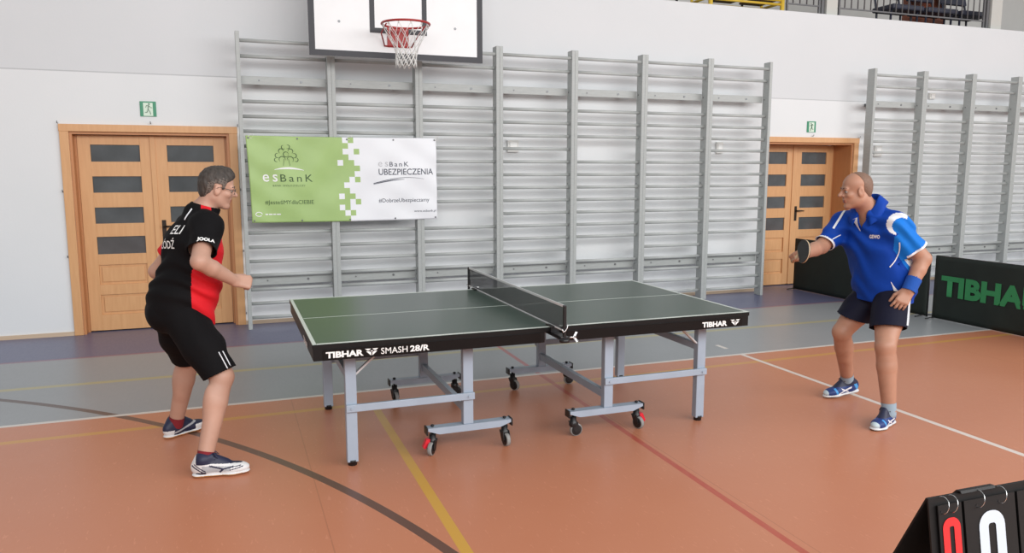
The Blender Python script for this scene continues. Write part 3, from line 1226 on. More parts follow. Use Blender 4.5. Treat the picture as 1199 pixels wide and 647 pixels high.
bribbon(b, [(0.036 + 0.016 * math.cos(2 * PI * i / 20), 0.098 + 0.024 * math.sin(2 * PI * i / 20)) for i in range(19)], 0.008)
for u0, u1 in ((0.068, 0.082), (0.086, 0.104), (0.108, 0.122), (0.126, 0.146)):
    bribbon(b, [(u0, 0.096), ((u0 + u1) / 2, 0.096), (u1, 0.096)], 0.012)
b.build('swoosh', M['white'], ban)
b = MB()
p = [(0.645 + 0.28 * t, 0.445 + 0.075 * math.sin(PI * (0.02 + 0.72 * t))) for t in [i / 24 for i in range(25)]]
bribbon(b, p, [0.007 * (1 - i / 25) + 0.002 for i in range(25)])
p = [(0.645 + 0.17 * t, 0.44 + 0.058 * math.sin(PI * 0.5 * t)) for t in [i / 14 for i in range(15)]]
bribbon(b, p, [0.003 + 0.008 * math.sin(PI * i / 14) for i in range(15)])
b.build('swoosh', M['ink_grey'], ban)
for u in (0.012, 0.255, 0.51, 0.76, 0.99):
    for v in (0.975, 0.022):
        b = MB()
        p = bwarp(Vector((AX0 + u * AW, AYY - 0.004, AZ0 + v * AH)))
        b.lathe([(0.009, 0), (0.009, 0.003), (0.004, 0.003)], p, (0, -1, 0), 12)
        b.build('eyelet', M['bolt'], ban)
for u in (0.012, 0.51, 0.99):
    b = MB()
    p = bwarp(Vector((AX0 + u * AW, AYY - 0.008, AZ0 + 0.975 * AH)))
    b.tube([p, p + Vector((0.01, 0.0, 0.02)), p + Vector((0.03, 0.006, 0.045)), p + Vector((0.05, 0.008, 0.035)), p + Vector((0.04, 0.01, 0.0)), p + Vector((0.01, 0.006, -0.005))], 0.0035, 6)
    b.build('tie', M['cord'], ban)


# ------------------------------------------------------------------ table tennis table
TL, TW, TH = 1.37, 0.7625, 0.76


def caster(parent, x, y, brake, sgn, turn):
    b = MB()
    b.lathe([(0.02, 0.127), (0.02, 0.1), (0.026, 0.096), (0.026, 0.07), (0.02, 0.062)], (x, y, 0), (0, 0, 1), 16)
    d = Vector((math.cos(turn), math.sin(turn), 0))
    sd = Vector((-d.y, d.x, 0))
    ax = Vector((x, y, 0.041)) + d * 0.02
    for s in (-1, 1):
        b.prism([(-0.024, 0.095), (0.022, 0.095), (0.036, 0.045), (0.026, 0.03), (0.008, 0.03)], Vector((x, y, 0)) + sd * (s * 0.021) - sd * 0.002, d, (0, 0, 1), sd * 0.004)
    b.cyl((x, y, 0.127), (x, y, 0.177), 0.007, 8)
    b.lathe([(0.009, 0.170), (0.011, 0.174), (0.011, 0.180), (0.005, 0.183)], (x, y, 0), (0, 0, 1), 10)
    c = b.build('caster', M['blackpl'], parent)
    b = MB()
    b.mi = 0
    b.lathe([(0.033, -0.0125), (0.039, -0.0115), (0.041, -0.007), (0.041, 0.007), (0.039, 0.0115), (0.033, 0.0125)], ax, sd, 24)
    b.mi = 1
    b.lathe([(0.004, -0.018), (0.03, -0.014), (0.034, -0.0127), (0.034, 0.0127), (0.03, 0.014), (0.004, 0.018)], ax, sd, 20)
    b.build('wheel', [M['tyre'], M['blackpl']], c)
    if brake:
        b = MB()
        p = Vector((x, y, 0.0)) - d * 0.0
        e = Vector((brake, 0, 0))
        b.prism([(0.014, 0.098), (0.04, 0.1), (0.062, 0.052), (0.05, 0.04), (0.03, 0.06)], p - Vector((0, 0.017, 0)), e, (0, 0, 1), (0, 0.034, 0))
        tag(b.build('brake_pedal', M['red'], c), 'red brake pedal')


def table_half(s, label):
    root = thing('table_tennis_half', (s * TL / 2, 0, 0), label, 'table', 'two halves of the table tennis table')
    x_out, x_in = s * TL, s * 0.003
    cx = (x_out + x_in) / 2
    ln = abs(x_out - x_in)
    b = MB()
    b.mi = 0
    b.box((cx, 0, TH - 0.0125), (ln, 2 * TW, 0.025), bev=0.002)
    zt = TH + 0.0004
    b.mi = 1
    b.box((x_out - s * 0.011, 0, zt), (0.02, 2 * TW - 0.004, 0.0012))
    for sy in (-1, 1):
        b.box((cx - s * 0.011, sy * (TW - 0.011), zt), (ln - 0.024, 0.02, 0.0012))
    b.box((cx - s * 0.012, 0, zt), (ln - 0.026, 0.004, 0.0012))
    b.mi = 2
    for sy in (-1, 1):
        b.box((cx, sy * (TW + 0.0006), TH - 0.0135), (ln, 0.0016, 0.0225))
    b.box((x_out + s * 0.0006, 0, TH - 0.0135), (0.0016, 2 * TW, 0.0225))
    b.build('tabletop', [M['green'], M['white_paint'], M['apron']], root)
    a0, a1 = s * 0.055, s * (TL - 0.004)
    b = MB()
    for sy in (-1, 1):
        b.box(((a0 + a1) / 2, sy * (TW - 0.012), 0.7025), (abs(a1 - a0), 0.02, 0.065), bev=0.002)
    b.box((s * (TL - 0.012), 0, 0.7025), (0.018, 2 * TW - 0.046, 0.065), bev=0.002)
    b.box((a0 + s * 0.01, 0, 0.7025), (0.02, 2 * TW - 0.046, 0.065))
    ap = b.build('apron', M['apron'], root)
    # print on the near long side
    y = -TW - 0.0022
    if s < 0:
        b = MB()
        b.box((-0.70, -TW + 0.0012, 0.7), (1.235, 0.008, 0.058))
        b.build('sticker', M['sticker'], ap)
        text('lettering', 'TIBHAR', (-1.303, y - 0.001, 0.683), (1, 0, 0), (0, 0, 1), 0.197, 0.034, M['white'], ap, 0.045)
        text('lettering', 'SMASH', (-1.012, y - 0.001, 0.683), (1, 0, 0), (0, 0, 1), 0.145, 0.034, M['white'], ap, 0.003)
        text('lettering', '28/R', (-0.853, y - 0.001, 0.683), (1, 0, 0), (0, 0, 1), 0.108, 0.034, M['white'], ap, 0.03)
        lx = -1.062
        ex = -TL - 0.0022
        text('lettering', 'TIBHAR', (ex + 0.001, -0.28, 0.682), (0, -1, 0), (0, 0, 1), 0.235, 0.036, M['white'], ap, 0.035)
    else:
        b = MB()
        b.box((0.70, -TW + 0.0012, 0.7), (1.23, 0.008, 0.058))
        b.build('sticker', M['sticker'], ap)
        text('lettering', 'TIBHAR', (1.015, y - 0.001, 0.682), (1, 0, 0), (0, 0, 1), 0.185, 0.034, M['white'], ap, 0.045)
        lx = 1.262
    b = MB()
    for poly in ([(-0.036, 0.018), (-0.004, 0.018), (-0.012, 0.01), (-0.022, 0.008)], [(0.036, 0.018), (0.004, 0.018), (0.012, 0.01), (0.022, 0.008)],
                 [(-0.03, 0.004), (-0.014, 0.004), (-0.003, -0.003), (-0.003, -0.02)], [(0.03, 0.004), (0.014, 0.004), (0.003, -0.003), (0.003, -0.02)],
                 [(-0.008, 0.007), (0.008, 0.007), (0, 0.0)]):
        b.prism(poly, (lx, y - 0.001, 0.7), (1, 0, 0), (0, 0, 1), (0, -0.001, 0))
    b.build('emblem', M['white'], ap)
    # legs
    xl = s * 1.15
    for sy in (-1, 1):
        b = MB()
        b.box((xl, sy * 0.55, 0.35), (0.062, 0.05, 0.655), bev=0.004)
        lg = b.build('leg', M['alu'], root)
        b = MB()
        b.lathe([(0.024, 0.0), (0.026, 0.004), (0.026, 0.02), (0.03, 0.022), (0.03, 0.034)], (xl, sy * 0.55, 0), (0, 0, 1), 20)
        b.build('foot_pad', M['blackpl'], lg)
        b = MB()
        b.bar((xl - s * 0.03, sy * 0.55, 0.53), (xl - s * 0.2, sy * 0.55, 0.68), 0.010, 0.03, up=(0, 1, 0))
        b.build('brace', M['steel_light'], root)
        b = MB()
        b.box((s * 0.465, sy * 0.55, 0.42), (0.062, 0.05, 0.505), bev=0.004)
        b.build('post', M['alu'], root)
        b = MB()
        b.bar((s * 0.43, sy * 0.585, 0.342), (s * 1.182, sy * 0.585, 0.342), 0.02, 0.042, bev=0.003)
        b.cyl((s * 0.465, sy * 0.6 - 0.002, 0.342), (s * 0.465, sy * 0.585, 0.342), 0.008, 10)
        b.cyl((s * 1.15, sy * 0.6 - 0.002, 0.342), (s * 1.15, sy * 0.585, 0.342), 0.008, 10)
        b.build('side_rail', M['alu'], root)
        b = MB()
        b.prism([(-0.26, 0.020), (0.26, 0.020), (0.26, 0.004), (0.19, -0.021), (-0.19, -0.021), (-0.26, 0.004)], (s * 0.455, sy * 0.55 - 0.03, 0.148), (1, 0, 0), (0, 0, 1), (0, 0.06, 0))
        bm_ = b.build('base_beam', M['alu'], root)
        for e in (-1, 1):
            b = MB()
            b.box((s * 0.455 + e * 0.263, sy * 0.55, 0.15), (0.01, 0.066, 0.046), bev=0.003)
            b.build('end_cap', M['blackpl'], bm_)
        for e in (-1, 1):
            br = 0
            if sy < 0 and ((s < 0 and e < 0) or (s > 0 and e > 0)):
                br = e
            caster(bm_, s * 0.455 + e * 0.225, sy * 0.55, br, s, -0.9 + 0.5 * e * sy + (0.4 if s > 0 else 0) if not br else (-2.2 if e < 0 else -1.2))
    b = MB()
    b.bar((xl, -0.55, 0.5), (xl, 0.55, 0.5), 0.03, 0.045, bev=0.003)
    b.build('cross_bar', M['alu'], root)
    b = MB()
    b.bar((s * 0.462, -0.55, 0.245), (s * 0.462, 0.55, 0.245), 0.034, 0.05, bev=0.003)
    b.build('cross_bar', M['alu'], root)
    b = MB()
    for sy in (-1, 1):
        b.bar((s * 0.06, sy * 0.5, 0.69), (s * 1.3, sy * 0.5, 0.69), 0.03, 0.04)
    b.bar((s * 0.10, -0.7, 0.69), (s * 0.10, 0.7, 0.69), 0.03, 0.04)
    b.build('under_frame', M['alu'], root)
    return root


table_half(-1, 'left half of the green table tennis table, beside the player in black')
table_half(1, 'right half of the green table tennis table, beside the player in blue')

# net
net = thing('table_tennis_net', (0, 0, TH), 'low black net with white top tape across the middle of the green table', 'net')
NW = 0.905
b = MB()
z0, z1 = TH + 0.006, TH + 0.139
n = 240
for i in range(n + 1):
    y = -NW + 2 * NW * i / n
    b.box((0, y, (z0 + z1) / 2), (0.0012, 0.0017, z1 - z0))
for j in range(18):
    z = z0 + (z1 - z0) * j / 17
    b.box((0, 0, z), (0.0012, 2 * NW, 0.0017))
tag(b.build('net_mesh', M['netcord'], net), 'fine black knotted mesh')
b = MB()
b.box((0, 0, TH + 0.1455), (0.006, 2 * NW, 0.015), bev=0.002)
b.build('top_tape', M['tape'], net)
b = MB()
b.box((0, 0, TH + 0.005), (0.005, 2 * NW, 0.008))
b.build('bottom_cord', M['tape'], net)
for sy in (-1, 1):
    b = MB()
    y = sy * 0.915
    b.box((0, y, TH + 0.055), (0.018, 0.02, 0.195), bev=0.004)
    po = b.build('net_post', M['blackpl'], net)
    b = MB()
    b.box((0, sy * (TW + 0.055), TH - 0.035), (0.05, 0.21, 0.018), bev=0.004)
    b.box((0, sy * (TW - 0.035), TH + 0.004), (0.05, 0.06, 0.008), bev=0.002)
    b.box((0, sy * (TW + 0.012), TH - 0.015), (0.05, 0.016, 0.045), bev=0.003)
    b.lathe([(0.026, -0.06), (0.03, -0.055), (0.03, -0.042), (0.02, -0.038)], (0, y, TH), (0, 0, 1), 18)
    b.build('clamp', M['blackpl'], po)
    b = MB()
    cy = sy * (TW + 0.1)
    b.cyl((0.028, y, TH - 0.035), (0.075, y, TH - 0.035), 0.006, 8)
    for e in (-1, 1):
        b.prism([(0, 0.004), (0.018, 0.03), (0.03, 0.026), (0.012, -0.002)], (0.055, y, TH - 0.035), (1, 0, 0), (0, 0.25 * e, e), (0, 0.005, 0))
    b.tube([(0.012, y - 0.008, TH + 0.048), (0.014, y - 0.012, TH + 0.03), (0.004, y - 0.012, TH + 0.01), (-0.012, y - 0.01, TH + 0.0), (-0.018, y - 0.01, TH + 0.02)], 0.004, 6)
    b.build('wing_screw', M['chrome'], po)


# ------------------------------------------------------------------ barriers
def barrier(y0, y1, x, label, letters=True, yaw_d=0.0):
    root = thing('court_barrier', (x, (y0 + y1) / 2, 0), label, 'barrier', 'dark green court barriers')
    n, m = 40, 14
    verts, faces = [], []
    for j in range(m + 1):
        for i in range(n + 1):
            t, v = i / n, j / m
            y = y0 + (y1 - y0) * t
            z = 0.015 + 0.695 * v
            e = 0.008 * math.sin(t * 9 + v * 2) * math.sin(PI * t) + 0.004 * math.sin(t * 31 + v * 5) * (1 - t) * t * 4
            verts.append((x + e, y, z + 0.004 * math.sin(PI * t) * (v - 0.5)))
    for j in range(m):
        for i in range(n):
            a = j * (n + 1) + i
            faces.append((a, a + 1, a + n + 2, a + n + 1))
    me = bpy.data.meshes.new('cloth')
    me.from_pydata(verts, [], faces)
    me.polygons.foreach_set('use_smooth', [True] * len(faces))
    cl = link('cloth', me, root, M['barrier'])
    md = cl.modifiers.new('thickness', 'SOLIDIFY')
    md.thickness = 0.006
    md.offset = 0
    b = MB()
    b.tube([(x + 0.012, y0, 0.71), (x + 0.012, y1, 0.71)], 0.008, 8)
    b.tube([(x + 0.012, y0, 0.012), (x + 0.012, y1, 0.012)], 0.008, 8)
    for y in (y0, y1):
        b.tube([(x + 0.014, y, 0.0), (x + 0.014, y, 0.715)], 0.009, 8)
    b.build('barrier_frame', M['blackpl'], root)
    for y in (y0 - 0.03, y1 + 0.03):
        b = MB()
        b.tube([(x - 0.13, y, 0.008), (x + 0.02, y, 0.02), (x + 0.14, y, 0.008)], 0.007, 8)
        b.build('support_foot', M['blackpl'], root)
    if letters:
        return root, x - 0.012
    return root, x - 0.012


br1, xl = barrier(3.895, 1.68, 5.70, 'dark barrier behind the player in blue, running to the right door')
br2, xl = barrier(1.60, -0.58, 5.70, 'dark barrier with green lettering at the right edge')
text('lettering', 'TIBHAR', (xl, 1.50, 0.275), (0, -1, 0), (0, 0, 1), 1.17, 0.228, M['barrier_green'], br2, 0.05)

# ------------------------------------------------------------------ score board on the umpire's table
sc0 = Vector((-0.37, -3.64, 0.965))
su = Vector((1.0, -0.02, 0.0)).normalized()
sb_ = Vector((0.02, 1.0, 0)).normalized()           # away from the camera
SLEN, SH, SPL = 0.46, 0.26, 0.105
dn_f = (Vector((0, 0, -1)) * SH - sb_ * SPL * 0.45).normalized()
dn_b = (Vector((0, 0, -1)) * SH + sb_ * SPL * 1.15).normalized()
SLF = SH / abs(dn_f.z)
SLB = SH / abs(dn_b.z)
nf = su.cross(-dn_f).normalized()
if nf.y > 0:
    nf = -nf
sbd = thing('score_board', tuple(sc0 + su * SLEN / 2 - Vector((0, 0, SH))), 'black tabletop flip score board with red and white zeros', 'score board')
b = MB()
b.prism([(0, 0), (SLEN, 0), (SLEN, SLF), (0, SLF)], sc0, su, dn_f, -nf * 0.004)
b.build('front_panel', M['score'], sbd)
b = MB()
nb = su.cross(dn_b).normalized()
if nb.y < 0:
    nb = -nb
b.prism([(0, 0), (SLEN, 0), (SLEN, SLB), (0, SLB)], sc0 + Vector((0, 0.006, 0)), su, dn_b, -nb * 0.004)
b.build('back_panel', M['score'], sbd)
cards = [(0.018, 0.066, 'red_print', '0', 0.009, 0.024), (0.092, 0.15, 'white_num', '0', 0.03, 0.07), (0.25, 0.115, 'white_num', '0', 0.03, 0.07), (0.378, 0.066, 'red_print', '0', 0.009, 0.024)]


def zero(b, o, u, v, wd, ht, st, rr):
    """slab-sided 0 as a ring, thickness st"""
    def loop(w_, h_, r_):
        pts = []
        for cx_, cy_, a0 in ((w_ / 2 - r_, h_ / 2 - r_, 0), (-w_ / 2 + r_, h_ / 2 - r_, PI / 2), (-w_ / 2 + r_, -h_ / 2 + r_, PI), (w_ / 2 - r_, -h_ / 2 + r_, 1.5 * PI)):
            for i in range(7):
                a = a0 + PI / 2 * i / 6
                pts.append((cx_ + r_ * math.cos(a), cy_ + r_ * math.sin(a)))
        return pts
    A = loop(wd, ht, rr)
    B_ = loop(wd - 2 * st, ht - 2 * st, max(rr - st, 0.002))
    va = [b.bm.verts.new(o + u * p[0] + v * p[1]) for p in A]
    vb = [b.bm.verts.new(o + u * p[0] + v * p[1]) for p in B_]
    n = len(A)
    for k in range(n):
        b.bm.faces.new((va[k], va[(k + 1) % n], vb[(k + 1) % n], vb[k]))


for i, (x0, wd, mm, ch, rw, stw) in enumerate(cards):
    o = sc0 + su * x0 + nf * 0.004
    top = 0.016
    b = MB()
    b.prism([(0, top), (wd, top), (wd, top + 0.205), (0, top + 0.205)], o, su, dn_f, nf * 0.003)
    cd = b.build('score_card', M['card'], sbd)
    b = MB()
    big = wd > 0.1
    zh = 0.15 if not big else 0.155
    zw = 0.05 if not big else 0.076
    zero(b, o + su * wd / 2 + dn_f * (top + (0.029 if not big else 0.030) + zh / 2) + nf * 0.0045, su, dn_f, zw, zh, 0.0185 if not big else 0.027, zw * 0.45)
    b.build('numeral', M[mm], cd)
    xs_ = [0.012, 0.037] if not big else [0.04, 0.105]
    for hx in xs_:
        b = MB()
        c = o + su * hx + dn_f * 0.012
        pts = []
        for a in range(20):
            t = 2 * PI * a / 20
            pts.append(c + su * 0.0035 * math.sin(t) + nf * (0.004 + 0.0165 * math.cos(t)) + dn_f * (0.004 - 0.018 * math.sin(t)) + Vector((0, 0, 0)))
        b.tube(pts, 0.0011, 6, closed=True)
        b.build('binder_ring', M['chrome'], sbd)
    for hx in xs_:
        b = MB()
        c = o + su * (hx - 0.004) + dn_f * 0.03 + nf * 0.0035
        b.cyl(c, c + nf * 0.0006, 0.0022, 10)
        b.build('punch_hole', M['black'], cd)
b = MB()
b.prism([(-0.006, 0.000), (-0.003, 0.005), (0.008, 0.004), (0.03, -0.024), (0.027, -0.026), (0.006, 0.001), (-0.001, 0.002), (-0.004, -0.001)], sc0 + su * 0.088 + Vector((0, 0, 0.001)), sb_, (0, 0, 1), su * 0.10)
b.build('flipped_card', M['card'], sbd)
ut = thing('umpire_table', tuple(sc0 + su * 0.24 + Vector((0, 0, -sc0.z))), 'small table under the score board, below the photo edge', 'table')
b = MB()
tc_ = sc0 + su * 0.30 + sb_ * (-0.09)
b.box((tc_.x, tc_.y, sc0.z - SH - 0.0145), (0.62, 0.40, 0.024), bev=0.003)
b.build('tabletop', M['tabletop'], ut)
for ex in (-1, 1):
    for ey in (-1, 1):
        b = MB()
        b.bar((tc_.x + ex * 0.27, tc_.y + ey * 0.16, 0.0), (tc_.x + ex * 0.27, tc_.y + ey * 0.16, sc0.z - SH - 0.02), 0.03, 0.03)
        b.build('leg', M['bolt'], ut)

# ------------------------------------------------------------------ spectator gallery
GF = 3.5
def railing(x0, x1, y, label):
    root = thing('railing', ((x0 + x1) / 2, y, GF), label, 'railing', 'grey bar railings of the gallery')
    b = MB()
    b.bar((x0, y, 3.90), (x1, y, 3.90), 0.018, 0.018)
    b.bar((x0, y, 4.55), (x1, y, 4.55), 0.03, 0.03)
    for x in (x0 + 0.02, x1 - 0.02):
        b.bar((x, y, GF), (x, y, 4.55), 0.025, 0.025)
    b.build('rail_frame', M['rail'], root)
    n = int((x1 - x0) / 0.112)
    for i in range(1, n):
        x = x0 + (x1 - x0) * i / n
        b = MB()
        b.cyl((x, y, 3.90), (x, y, 4.55), 0.009, 8)
        b.build('baluster', M['rail'], root)


railing(5.48, 6.06, 4.06, 'short grey bar railing between the yellow bench and the first column')
railing(6.37, 9.17, 4.06, 'long grey bar railing in front of the dark gallery seats')
for cx, wd, lb in ((6.25, 0.19, 'pale square column between the two bar railings'), (9.40, 0.22, 'pale square column at the right end of the gallery railing')):
    root = thing('column', (cx, 4.12, GF), lb, 'column', 'pale gallery columns')
    b = MB()
    b.box((cx, 4.12, 5.1), (wd, 0.16, 3.2), bev=0.004)
    b.build('shaft', M['column'], root)
    b = MB()
    b.bar((cx - wd / 2 - 0.03, 4.1, GF), (cx - wd / 2 - 0.03, 4.1, 5.0), 0.05, 0.05)  # dark strip along the left side of the column
    b.build('side_strip', M['rail'], root)
# yellow bench
yb_ = thing('yellow_bench', (4.85, 4.2, GF), 'yellow tube framed bench with brown seat boards on the gallery edge', 'bench')
b = MB()
for x in (4.28, 5.42):
    b.tube([(x, 4.06, GF), (x, 4.06, 4.0)], 0.03, 10)
    b.tube([(x, 4.5, GF), (x, 4.5, 4.0)], 0.02, 10)
    b.tube([(x, 4.06, 3.90), (x, 4.5, 3.90)], 0.018, 8)
for z in (3.875, 3.93):
    b.tube([(4.28, 4.06, z), (5.42, 4.06, z)], 0.016, 10)
b.tube([(4.28, 4.5, 3.90), (5.42, 4.5, 3.90)], 0.016, 10)
b.build('frame', M['yellow'], yb_)
for x0, x1 in ((4.5, 4.87), (5.0, 5.36)):
    b = MB()
    b.box(((x0 + x1) / 2, 4.28, 3.935), (x1 - x0, 0.34, 0.03), bev=0.012)
    b.build('seat_board', M['brown'], yb_)
for x, lb in ((4.20, 'thin dark post left of the yellow bench'), (5.28, 'thin dark post behind the yellow bench')):
    r_ = thing('post', (x, 4.75, GF), lb, 'post')
    b = MB()
    b.cyl((x, 4.75, GF), (x, 4.75, 5.6), 0.018, 10)
    b.lathe([(0.05, 0), (0.05, 0.012), (0.02, 0.02)], (x, 4.75, GF), (0, 0, 1), 12)
    b.build('pole', M['black'], r_)


def gallery_chair(x, lb):
    root = thing('gallery_chair', (x, 4.6, GF), lb, 'chair', 'dark chairs on the gallery')
    y = 4.6
    b = MB()
    b.box((x, y, 4.09), (0.62, 0.42, 0.075), bev=0.02)
    b.build('seat', M['navy_seat'], root)
    b = MB()
    b.bar((x, y + 0.24, 4.3), (x, y + 0.33, 4.62), 0.56, 0.05, up=(0, 1, 0), bev=0.015)
    b.build('backrest', M['navy_seat'], root)
    for ex in (-1, 1):
        b = MB()
        b.tube([(x + ex * 0.26, y - 0.12, GF), (x + ex * 0.26, y - 0.12, 4.07)], 0.016, 8)
        b.build('leg', M['navy_seat'], root)
        b = MB()
        b.tube([(x + ex * 0.24, y + 0.16, GF), (x + ex * 0.24, y + 0.18, 4.07), (x + ex * 0.24, y + 0.23, 4.28), (x + ex * 0.24, y + 0.33, 4.62)], 0.016, 8)
        b.build('leg', M['navy_seat'], root)


gallery_chair(8.02, 'dark gallery chair nearest the middle column')
gallery_chair(8.72, 'dark gallery chair in front of the red brown cabinet')
gallery_chair(9.42, 'dark gallery chair nearest the right column')
cb = thing('cabinet', (9.07, 5.25, GF), 'red brown wooden cabinet standing behind the gallery chairs', 'cabinet')
b = MB()
b.box((9.12, 5.13, 4.35), (0.78, 0.14, 1.7), bev=0.006)
b.build('body', M['rust'], cb)
for e in (-1, 1):
    b = MB()
    b.box((9.12 + e * 0.193, 5.05, 4.35), (0.376, 0.02, 1.62), bev=0.004)
    dr_ = b.build('cabinet_door', M['rust'], cb)
    b = MB()
    b.cyl((9.12 + e * 0.03, 5.04, 4.4), (9.12 + e * 0.03, 5.01, 4.4), 0.012, 10)
    b.build('knob', M['bolt'], dr_)


# ================================================================== PEOPLE
def lerp(a, b, t):
    return np.array(a, float) * (1 - t) + np.array(b, float) * t


def shoe(parent, heel, toe, ank, scheme, name='shoe', zup=0.0):
    heel, toe = Vector(heel), Vector(toe)
    L = (toe - heel).length
    R = frame(toe - heel)
    h = np.array(heel)
    sc = L / 0.30

    def W(x, y, z):
        return h + sc * (x * R[0] + y * R[1]) + z * R[2]
    up = R[2]
    axx = min(max(float((np.array(ank) - h) @ R[0]) / sc, 0.045), 0.10)
    up_pr = [ell(W(0.05, 0, 0.055), (0.052 * sc, 0.036, 0.05), R, k=0.02), ell(W(0.12, 0, 0.05), (0.08 * sc, 0.04, 0.047), R, k=0.025),
             ell(W(0.215, 0.0, 0.034), (0.082 * sc, 0.045, 0.034), R, k=0.03), cap(W(axx, 0, 0.055), W(axx - 0.004, 0, 0.092), 0.046, 0.0485, k=0.02),
             cap(W(axx + 0.038, 0, 0.108), W(0.175, 0, 0.066), 0.022, 0.022, k=0.02)]
    lo = h - 0

    def clipu(X, Y, Z):
        zz = (X - lo[0]) * up[0] + (Y - lo[1]) * up[1] + (Z - lo[2]) * up[2]
        return 0.016 - zz
    V, Q = surf(up_pr, 0.003, clip=clipu)
    V = relax(V, Q, 1)

    def loc(P):
        d = P - h
        return (d @ R[0]) / sc, d @ R[1], d @ R[2]
    if scheme == 1:
        def zones(P):
            x, y, z = loc(P)
            m = np.zeros(len(P))
            m[(x > 0.06) & (x < 0.2) & (z < 0.072 - 0.12 * (x - 0.06)) & (z > 0.03)] = 1
            m[(z > 0.078 - 0.10 * np.maximum(x - 0.10, 0) * (x > 0.1)) & (x > 0.03)] = 2
            m[(z > 0.066) & (x > 0.115) & (np.abs(y) < 0.024)] = 2
            side = np.abs(y) > 0.012
            for (x0, z0, x1, z1, h_) in ((0.10, 0.066, 0.165, 0.044, 0.0045), (0.165, 0.044, 0.215, 0.052, 0.004), (0.165, 0.044, 0.15, 0.03, 0.005),
                                         (0.01, 0.07, 0.06, 0.036, 0.004), (0.022, 0.078, 0.075, 0.04, 0.003), (0.2, 0.036, 0.265, 0.048, 0.0025), (0.20, 0.05, 0.255, 0.054, 0.002), (0.03, 0.025, 0.075, 0.029, 0.006)):
                t = np.clip(((x - x0) * (x1 - x0) + (z - z0) * (z1 - z0)) / ((x1 - x0) ** 2 + (z1 - z0) ** 2), 0, 1)
                dd = np.hypot(x - x0 - t * (x1 - x0), z - z0 - t * (z1 - z0))
                m[(dd < h_) & side] = 2
            return m
        mats = [M['shoe_white'], M['shoe_silver'], M['shoe_navy']]
        sole_m = [M['gum'], M['shoe_white']]
    elif scheme == 2:
        def zones(P):
            x, y, z = loc(P)
            m = np.full(len(P), 2.0)
            m[(x > 0.2) & (z < 0.05)] = 1
            m[(np.abs(z - (0.045 + 0.22 * (x - 0.1))) < 0.006) & (x > 0.04) & (x < 0.22)] = 0
            m[(x < 0.05) & (z < 0.05)] = 1
            return m
        mats = [M['shoe_silver'], M['shoe_white'], M['shoe_navy']]
        sole_m = [M['gum'], M['shoe_white']]
    else:
        def zones(P):
            x, y, z = loc(P)
            m = np.zeros(len(P))
            m[(z > 0.07)] = 1
            m[(x < 0.08) & (z < 0.075) & (z > 0.02) & (np.abs(x - 0.02 - 0.6 * (z - 0.02)) < 0.016)] = 2
            m[(np.abs(z - (0.02 + 0.35 * (0.2 - x))) < 0.006) & (x > 0.09) & (x < 0.2) & (np.abs(y) > 0.015)] = 3
            m[(np.abs(z - (0.055 - 0.5 * (0.17 - x))) < 0.005) & (x > 0.11) & (x < 0.17) & (np.abs(y) > 0.015)] = 3
            m[(np.abs(x - 0.21 - 0.3 * (z - 0.03)) < 0.009) & (np.abs(y) > 0.02)] = 2
            m[(x > 0.275)] = 4
            return m
        mats = [M['shoe_blue'], M['shoe_navy'], M['shoe_sky'], M['shirt_white'], M['sole_pale']]
        sole_m = [M['sole_pale'], M['shoe_white']]
    sh = mesh_obj(name, V, Q, mats, parent, zones)
    s_pr = [cap(W(0.04, 0, 0.012), W(0.12, 0, 0.012), 0.038, 0.036, side=R[2], q=0.4, k=0.02),
            cap(W(0.12, 0, 0.012), W(0.21, 0.0, 0.012), 0.036, 0.047, side=R[2], q=0.32, k=0.02),
            cap(W(0.21, 0, 0.012), W(0.262, 0, 0.014), 0.047, 0.038, side=R[2], q=0.32, k=0.02)]

    def clips(X, Y, Z):
        zz = (X - lo[0]) * up[0] + (Y - lo[1]) * up[1] + (Z - lo[2]) * up[2]
        return np.maximum(0.0 - zz, zz - 0.026)
    V2, Q2 = surf(s_pr, 0.004, clip=clips)

    def zs(P):
        x, y, z = loc(P)
        return (z > 0.012) * 1.0
    mesh_obj('sole', V2, Q2, sole_m, sh, zs)
    b = MB()
    for i in range(5):
        x = 0.105 + 0.018 * i
        zc = 0.122 - 0.55 * (x - 0.1)
        b.tube([W(x, -0.026, zc - 0.016), W(x + 0.004, -0.012, zc - 0.001), W(x + 0.004, 0.012, zc - 0.001), W(x, 0.026, zc - 0.016)], 0.0032, 6)
    for s in (-1, 1):
        b.tube([W(0.105, 0.004 * s, 0.125), W(0.125, 0.022 * s, 0.126), W(0.14, 0.036 * s, 0.105), W(0.12, 0.022 * s, 0.118)], 0.003, 6)
    b.build('laces', M['shoe_navy'], sh)
    return sh


def face_bits(root, W, R, hairm, glasses=False):
    for s in (1, -1):
        b = MB()
        b.mi = 0
        c = W(0.0775, 0.032 * s, 0.002)
        b.ball(c, 0.0108, 14)
        b.mi = 1
        b.ball(c + 0.0062 * R[0], (0.0058, 0.0058, 0.0058), 12)
        b.build('eye', [M['eye'], M['iris']], root)
        b = MB()
        b.tube([W(0.0945, 0.013 * s, 0.025), W(0.0935, 0.03 * s, 0.031), W(0.080, 0.05 * s, 0.026)], [0.004, 0.005, 0.003], 6)
        b.build('eyebrow', hairm, root)


